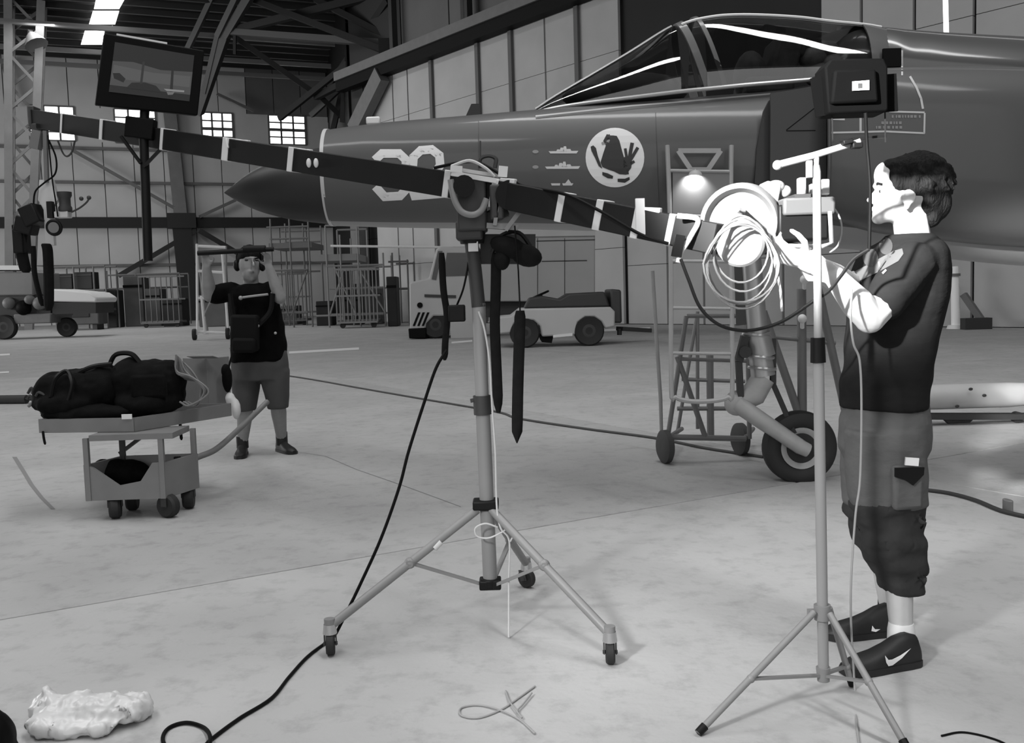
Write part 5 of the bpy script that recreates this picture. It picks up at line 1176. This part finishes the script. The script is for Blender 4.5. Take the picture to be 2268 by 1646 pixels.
# ------------------------------------------------------------------ right: white tank on a cradle, white post
YD = 8.7
tk = empty('drop_tank', G(2160, 945), 'white drop tank on a low dark cradle behind the operator', 'tank')
mb = MB(); mb.lathe(P(1940, 884, YD), (1, .02, 0), [(.002, 0), (.05, .06), (.095, .25), (.112, .5), (.112, 1.2), (.10, 1.42), (.07, 1.62), (.002, 1.9)], 28); mb.build('body', mat('tank_paint', 178, .45, var=.05, scale=5), tk)
mb = MB(); mb.bar(P(1950, 922, YD), P(2330, 922, YD), .12, .05); mb.build('cradle_beam', m_dk, tk)
mb = MB(); mb.prism([(-.16, .0), (.16, .01), (.10, -.05), (-.10, -.055)], P(2125, 925, YD), (1, 0, 0), (0, 0, 1), (0, .03, 0)); mb.build('fin', m_dk, tk, bevel=.006)
for x in (2252, 2000):
    p = P(x, 925, YD); mb = MB(); mb.lathe(V((p.x, p.y, .05)), (0, 1, 0), [(.01, -.03), (.05, -.03), (.05, .03), (.01, .03)], 18); mb.build('wheel', m_rub, tk)
for x, y in ((2120, 900), (2180, 876), (2150, 862)):
    mb = MB(); mb.ell(P(x, y, YD - .115), (.02, .006, .014)); mb.build('cap', m_dk, tk)
po = empty('stand_post', G(2117, 728), 'bright white post on a flat foot by the hangar door, right of the operator', 'post')
pq = G(2117, 728)
mb = MB(); mb.cyl(pq + V((0, 0, .05)), P(2114, 590, pq.y), .12, .10, 14); mb.build('post', mat('bright_white', 252, .5), po)
mb = MB(); mb.cyl(pq, pq + V((0, 0, .1)), .24, .2, 14); mb.build('foot', m_white, po)
mb = MB(); mb.cyl(P(2114, 612, pq.y), P(2114, 606, pq.y), .15, n=14); mb.build('band', m_frame, po)
br = empty('door_strut', G(2165, 718), 'grey slanting strut against the hangar door beside the white post', 'strut')
mb = MB(); mb.bar(P(2134, 652, 26.0), P(2180, 718, 25.6), .16, .16); mb.build('bar', m_steel, br)
mb = MB(); mb.box(P(2162, 717, 25.4), (.7, .3, .3)); mb.build('block', m_dk, br)
lt = empty('light_tube', P(2094, 75, 24), 'bright vertical light tube hung before the hangar door at the top right', 'light')
mb = MB(); mb.cyl(P(2096, 78, 22), P(2093, -40, 22), .055, n=12); mb.build('tube', emit('tube_light', 240, 2.2), lt)
mb = MB(); mb.cyl(P(2093, -40, 22), P(2092, -60, 22), .07, n=12); mb.bar(P(2092, -60, 22), P(2092, -600, 22), .02, .02); mb.build('fitting', m_steel, lt)

# ------------------------------------------------------------------ vehicles
m_trk = mat('truck_paint', 182, .55, var=.05, scale=1); m_trkbox = mat('truck_box_paint', 165, .6, var=.05, scale=1); m_glassd = mat('dark_window', 40, .15)
def wheel(g, r, parent, ax=(0, 1, 0), w=.12):
    mb = MB(); mb.lathe(g + V((0, 0, r)), ax, [(r * .5, -w * .7), (r * .9, -w), (r, -w * .6), (r, w * .6), (r * .9, w), (r * .5, w * .7)], 26); mb.build('wheel', m_rub, parent)
    mb = MB(); mb.lathe(g + V((0, 0, r)), ax, [(.01, -w * .6), (r * .35, -w * .75), (r * .52, -w * .65), (r * .52, w * .6), (.01, w * .6)], 20); mb.build('hub', m_dk, parent)
YK = 29.5
tk_ = empty('box_truck', G(1000, 750), 'pale box truck with square cab parked by the hangar door', 'truck')
def K(x, y, dy=0.0): return P(x, y, YK + dy)
def slab_side(par, name, m, poly, y0, y1, Y, bevel=0.0):
    mb = MB(); a = [P(x, y, Y + y0) for x, y in poly]; b = [p + V((0, y1 - y0, 0)) for p in a]; n = len(a)
    mb.add(a + b, [tuple(range(n)), tuple(range(2 * n - 1, n - 1, -1))] + [(i, (i + 1) % n, n + (i + 1) % n, n + i) for i in range(n)]); return mb.build(name, m, par, bevel=bevel)
slab_side(tk_, 'cab', m_trk, [(906, 628), (914, 624), (950, 616), (966, 552), (976, 546), (1062, 546), (1062, 736), (1000, 738), (995, 712), (985, 700), (960, 700), (944, 716), (940, 742), (908, 742)], 0, 2.1, YK, .05)
slab_side(tk_, 'cargo_box', m_trkbox, [(1064, 498), (1318, 497), (1318, 668), (1064, 668)], -.1, 2.3, YK, .04)
slab_side(tk_, 'roof_rail', m_trk, [(1064, 497), (1318, 496), (1318, 522), (1064, 526)], -.16, -.1, YK)
slab_side(tk_, 'chassis', m_dsteel, [(1000, 668), (1318, 668), (1318, 700), (1000, 704)], .2, 1.9, YK)
slab_side(tk_, 'side_locker', m_trk, [(998, 714), (1058, 712), (1058, 756), (998, 757)], -.05, .5, YK, .03)
slab_side(tk_, 'windscreen_pillar', m_glassd, [(956, 618), (970, 556), (980, 556), (966, 620)], -.04, 0, YK)
slab_side(tk_, 'cab_window', m_glassd, [(990, 560), (1040, 560), (1040, 610), (982, 612)], -.03, 0, YK)
slab_side(tk_, 'bumper', m_black, [(904, 728), (944, 726), (944, 750), (906, 750)], -.06, 2.1, YK, .03)
slab_side(tk_, 'grille', m_dk, [(940, 652), (1010, 654), (1010, 660), (940, 658)], -.04, 0, YK)
for x in (914, 924, 934):
    slab_side(tk_, 'stripe', m_black, [(x, 722), (x + 12, 692), (x + 17, 692), (x + 5, 722)], -.03, 0, YK)
mb = MB(); mb.cyl(K(930, 676, -.05), K(930, 676, .02), .085, n=16); mb.build('headlamp', m_black, tk_)
for x in (1100, 1190, 1250): slab_side(tk_, 'box_seam', m_dsteel, [(x, 528), (x + 1.5, 528), (x + 1.5, 664), (x, 664)], -.115, -.1, YK)
slab_side(tk_, 'box_seam', m_dsteel, [(1188, 533), (1318, 530), (1318, 532), (1188, 535)], -.115, -.1, YK); slab_side(tk_, 'box_seam', m_dsteel, [(1200, 578), (1300, 576), (1300, 578), (1200, 580)], -.115, -.1, YK)
for x, dy in ((966, .15), (1240, .15), (966, 1.95), (1240, 1.95)):
    g = K(x, 748, dy); wheel(V((g.x, g.y, 0)), .42, tk_)
YG = 23.0
tg = empty('tow_tractor', G(1235, 770), 'low pale tow tractor with black wheels in front of the box truck', 'tractor')
slab_side(tg, 'body', m_trk, [(1088, 704), (1130, 700), (1150, 684), (1352, 680), (1362, 690), (1362, 724), (1340, 728), (1332, 712), (1316, 702), (1296, 702), (1280, 714), (1274, 742), (1200, 746), (1196, 722), (1182, 710), (1160, 708), (1140, 716), (1130, 738), (1088, 742)], 0, 1.7, YG, .04)
slab_side(tg, 'seat_deck', m_dk, [(1160, 684), (1172, 660), (1200, 655), (1240, 662), (1260, 650), (1340, 646), (1352, 680)], .2, 1.5, YG, .05)
slab_side(tg, 'counterweight', m_dk, [(1352, 640), (1376, 642), (1378, 716), (1356, 716)], .1, 1.6, YG, .05)
slab_side(tg, 'side_stripe', m_white, [(1225, 742), (1268, 738), (1268, 744), (1225, 748)], -.02, 0, YG)
slab_side(tg, 'underframe', m_black, [(1195, 744), (1226, 744), (1222, 760), (1200, 758)], .1, 1.5, YG)
mb = MB(); mb.cyl(P(1210, 690, YG + .8), P(1198, 652, YG + .8), .03); mb.torus(P(1198, 652, YG + .8), (-.4, 0, 1), .2, .025, 20, 6); mb.build('steering_wheel', m_black, tg)
for x, dy in ((1163, .1), (1305, .1), (1163, 1.6), (1305, 1.6)):
    g = P(x, 765, YG + dy); wheel(V((g.x, g.y, 0)), .36, tg)
db = empty('drawbar_trolley', G(1400, 738), 'low dark drawbar lying on the floor behind the tow tractor', 'drawbar')
mb = MB(); mb.bar(P(1372, 728, 24), P(1436, 732, 24.4), .3, .1); mb.cyl(P(1372, 728, 24), P(1372, 742, 24), .06); mb.build('bar', m_dk, db)
# power cart at the left edge
YL = 41.0; m_c0 = mat('cart_grey_paint', 122, .6, var=.1, scale=1)
pw = empty('power_cart', G(80, 745), 'pale ground power cart with a dark wheel at the left edge, far back', 'cart')
slab_side(pw, 'cabinet', m_c0, [(-90, 604), (72, 602), (74, 655), (-90, 655)], 0, 2.5, YL, .06)
slab_side(pw, 'roof_rail', m_white, [(-90, 588), (44, 588), (46, 598), (-90, 598)], -.1, 2.4, YL)
slab_side(pw, 'engine_deck', m_white, [(116, 640), (196, 648), (214, 660), (212, 670), (116, 668)], 0, 2.2, YL, .06)
slab_side(pw, 'engine_bay', m_dk, [(-90, 655), (112, 655), (112, 700), (-90, 706)], .1, 2.2, YL)
slab_side(pw, 'chassis', m_frame, [(30, 696), (112, 694), (112, 716), (30, 718)], -.05, 2.0, YL, .04)
slab_side(pw, 'deck_side', m_dk, [(116, 670), (212, 670), (212, 694), (116, 696)], .1, 2.0, YL)
for x, y, r in ((20, 672, .25), (52, 682, .32), (88, 672, .28), (66, 664, .2)):
    mb = MB(); mb.ell(P(x, y, YL), (r, .3, r)); mb.build('engine_part', m_frame if r < .3 else m_black, pw)
for x in (12, -70):
    g = P(x, 745, YL); wheel(V((g.x, g.y, 0)), .52, pw, w=.16)
g = P(150, 745, YL + 1); wheel(V((g.x, g.y, 0)), .42, pw)
# ------------------------------------------------------------------ work stands and racks along the far wall
m_sc = mat('scaffold_paint', 132, .6); m_sc2 = mat('scaffold_dull', 100, .6)
def frame(name, Y, depth, posts, rails, diags, label, m, r=.045, deck=None):
    g = P((posts[0][0] + posts[-1][0]) / 2, 700, Y); e = empty(name, (g.x, g.y, 0), label, 'work stand' if 'stand' in name else 'rack')
    def bar(a, b, rr=r, mm=m, nm='tube'): mb = MB(); mb.tube([a, b], rr, 6); mb.build(nm, mm, e)
    for dz in (0, depth):
        for x, y0 in posts:
            p = P(x, y0, Y); p.y += dz; bar(p, V((p.x, p.y, 0)), nm='post')
        for y, x0, x1 in rails:
            a, b = P(x0, y, Y), P(x1, y, Y); b.z = a.z; a.y += dz; b.y += dz; bar(a, b, nm='rail')
        if dz == 0:
            for (x0, y0), (x1, y1) in diags: bar(P(x0, y0, Y), P(x1, y1, Y), nm='brace')
    if deck:
        for y, x0, x1, th in deck:
            a, b = P(x0, y, Y), P(x1, y, Y); b.z = a.z; c = (a + b) / 2; c.y += depth / 2; mb = MB(); mb.box(c, ((b - a).length, depth, th)); mb.build('deck', m, e)
    return e
frame('work_stand', 46, 3, [(598, 485), (640, 485), (682, 490)], [(504, 590, 684), (530, 598, 682), (600, 598, 682), (695, 598, 682)], [((600, 600), (640, 700)), ((680, 600), (645, 700))], 'pale tubular work stand behind the recordist, left of the other stands', m_sc2, deck=[(545, 595, 690, .25)])
ws2 = frame('work_stand', 44, 3, [(720, 500), (752, 520), (790, 500), (848, 560)], [(500, 720, 790), (640, 730, 850), (700, 700, 850), (590, 722, 850)], [((740, 590), (790, 700)), ((798, 600), (852, 690)), ((760, 600), (730, 700))], 'pale braced work stand with long white guard rail left of the truck', m_sc, deck=[(572, 690, 790, .3)])
mb = MB(); mb.tube([P(732, 545, 43.8), P(1004, 548, 43.8)], .055, 6); mb.build('guard_rail', m_white, ws2)
frame('work_stand', 45, 3, [(868, 560), (902, 575)], [(580, 860, 905), (640, 860, 905)], [], 'narrow work stand tucked behind the truck cab', m_sc2)
crate_pr = {}
def crate(x0, y0, x1, y1, Y, m, label, d=1.0, name='crate', grp=None):
    a, b = P(x0, y1, Y), P(x1, y0, Y); b.z = max(b.z, a.z + .1)
    e = empty(name, ((a.x + b.x) / 2, Y + d / 2, a.z), label, 'crate', grp)
    mb = MB(); mb.box(((a.x + b.x) / 2, Y + d / 2, (a.z + b.z) / 2), (b.x - a.x, d, b.z - a.z)); mb.build('case', m, e, bevel=.03)
    mb = MB(); mb.box(((a.x + b.x) / 2, Y - .02, b.z - (b.z - a.z) * .18), ((b.x - a.x) * 1.01, .04, (b.z - a.z) * .06)); mb.build('lid_seam', m_dk, e)
    return e
def grounded(x0, x1, h, Y, m, label, d=1.2):
    a = P(x0, 690, Y); b = P(x1, 690, Y); e = empty('crate', ((a.x + b.x) / 2, Y + d / 2, 0), label, 'crate')
    mb = MB(); mb.box(((a.x + b.x) / 2, Y + d / 2, h / 2), (b.x - a.x, d, h)); mb.build('case', m, e, bevel=.04)
    mb = MB(); mb.box(((a.x + b.x) / 2, Y - .02, h * .8), ((b.x - a.x) * 1.01, .04, h * .05)); mb.build('lid_seam', m_black, e)
m_c1, m_c2, m_c3 = mat('crate_dark', 46, .8, var=.2, scale=1), mat('crate_mid', 82, .8, var=.15, scale=1), mat('crate_pale', 118, .8, var=.15, scale=1)
for x0, x1, h, Y, m, lb in ((700, 735, 1.2, 47.5, m_c1, 'dark crate under the braced work stand'), (622, 658, 1.0, 51.6, m_c2, 'grey crate under the left work stand'), (760, 800, 1.5, 47.6, m_c1, 'tall dark crate behind the braces of the work stand'),
                            (858, 880, 2.2, 43, m_c1, 'upright dark cabinet just left of the truck cab'), (818, 846, 1.8, 47.8, m_c2, 'grey cabinet between the work stand and the truck'),
                            (236, 258, 2.2, 57, m_c1, 'dark crate beside the rack on the far left'), (276, 318, 3.0, 58, m_c2, 'broad grey crate against the back wall, left of the dark column'), (322, 356, 2.2, 57, m_c2, 'smaller grey crate right of the broad one'), (360, 404, 1.6, 56, m_c1, 'low dark crate at the foot of the dark column'),
                            (440, 500, 1.7, 52, m_c2, 'grey crate behind the white boarding steps')):
    grounded(x0, x1, h, Y, m, lb)
rk = frame('storage_rack', 55, 1.6, [(118, 588), (162, 590), (206, 590), (232, 596)], [(592, 118, 232), (645, 118, 232), (690, 118, 232)], [], 'steel rack of dark boxes against the back wall at the left', m_sc2, .05, deck=[(646, 118, 232, .1), (688, 118, 232, .1)])
for x0, x1, y0, y1, lb in ((122, 158, 606, 641, 'dark box on the upper shelf of the rack, left one'), (166, 202, 602, 641, 'dark box on the upper shelf of the rack, middle one'), (126, 158, 656, 684, 'dark box on the lower shelf of the rack, left one'), (168, 204, 660, 684, 'dark box on the lower shelf of the rack, right one')):
    crate(x0, y0, x1, y1, 55.2, m_c1, lb)
rk2 = frame('storage_rack', 60, 1.6, [(236, 600), (300, 606), (398, 606)], [(610, 236, 398), (640, 236, 398)], [], 'low tubular rack standing behind the far crates', m_sc2, .05)
# white boarding steps behind the recordist
YB = 34.0
bs_ = empty('boarding_steps', G(470, 752), 'white tubular boarding steps on small wheels behind the recordist', 'steps')
for a, b, dy in (((436, 540), (437, 742), 0), ((446, 655), (454, 742), 0), ((492, 560), (506, 742), 0), ((500, 545), (502, 742), 1.5), ((436, 545), (500, 548), 0), ((436, 600), (496, 604), 0), ((438, 660), (500, 662), 0), ((438, 735), (506, 738), 0), ((452, 700), (480, 640), .7), ((436, 545), (460, 740), 1.5)):
    mb = MB(); mb.tube([P(*a, YB + dy), P(*b, YB + dy)], .05, 6); mb.build('tube', m_sc if dy else m_white, bs_)
for x in (431, 505):
    g = P(x, 748, YB); wheel(V((g.x, g.y, 0)), .2, bs_, (1, .2, 0), .07)

def cage(name, Y, x0, x1, y0, n, label, m):
    g = P((x0 + x1) / 2, 700, Y); e = empty(name, (g.x, g.y, 0), label, 'trolley')
    for k in range(n):
        p = P(x0 + (x1 - x0) * k / (n - 1), y0, Y); mb = MB(); mb.tube([p, V((p.x, p.y, .25))], .03, 5); mb.build('bar', m, e)
    a, b = P(x0, y0, Y), P(x1, y0, Y); zt = (a.z + b.z) / 2
    for z in (.25, zt * .55, zt):
        for dy in (0, 1.2):
            mb = MB(); mb.bar(V((a.x, Y + dy, z)), V((b.x, Y + dy, z)), .08, .08); mb.build('rail', m, e)
    mb = MB(); mb.box(((a.x + b.x) / 2, Y + .6, .3), (b.x - a.x, 1.2, .1)); mb.build('deck', m_sc2, e)
    for x in (a.x + .2, b.x - .2):
        mb = MB(); mb.lathe(V((x, Y + .2, .12)), (0, 1, 0), [(.02, -.04), (.12, -.05), (.12, .05), (.02, .04)], 14); mb.build('wheel', m_rub, e)
cage('cage_trolley', 49.8, 606, 676, 606, 9, 'barred cage trolley behind the left work stand', m_sc2)
cage('cage_trolley', 42.3, 742, 832, 596, 12, 'wide barred cage trolley standing among the braces of the middle work stand', m_sc)
cage('cage_trolley', 54, 306, 392, 612, 8, 'barred cage trolley in front of the crates left of the dark column', m_sc2)
mc = empty('machine', P(160, 700, 53), 'squat grey machine with a dark cover behind the power cart', 'machine')
a = P(130, 690, 53.5); b = P(226, 690, 53.5); mb = MB(); mb.box(((a.x + b.x) / 2, 53.6, 1.0), (b.x - a.x, 1.2, 1.4)); mb.build('housing', m_c2, mc, bevel=.06)
mb = MB(); mb.box(((a.x + b.x) / 2, 53.0, 1.1), ((b.x - a.x) * .6, .1, .8)); mb.build('cover', m_c1, mc, bevel=.03)
for x in (a.x + .3, b.x - .3):
    mb = MB(); mb.box((x, 53.6, .15), (.25, .9, .3)); mb.build('foot', m_dk, mc)
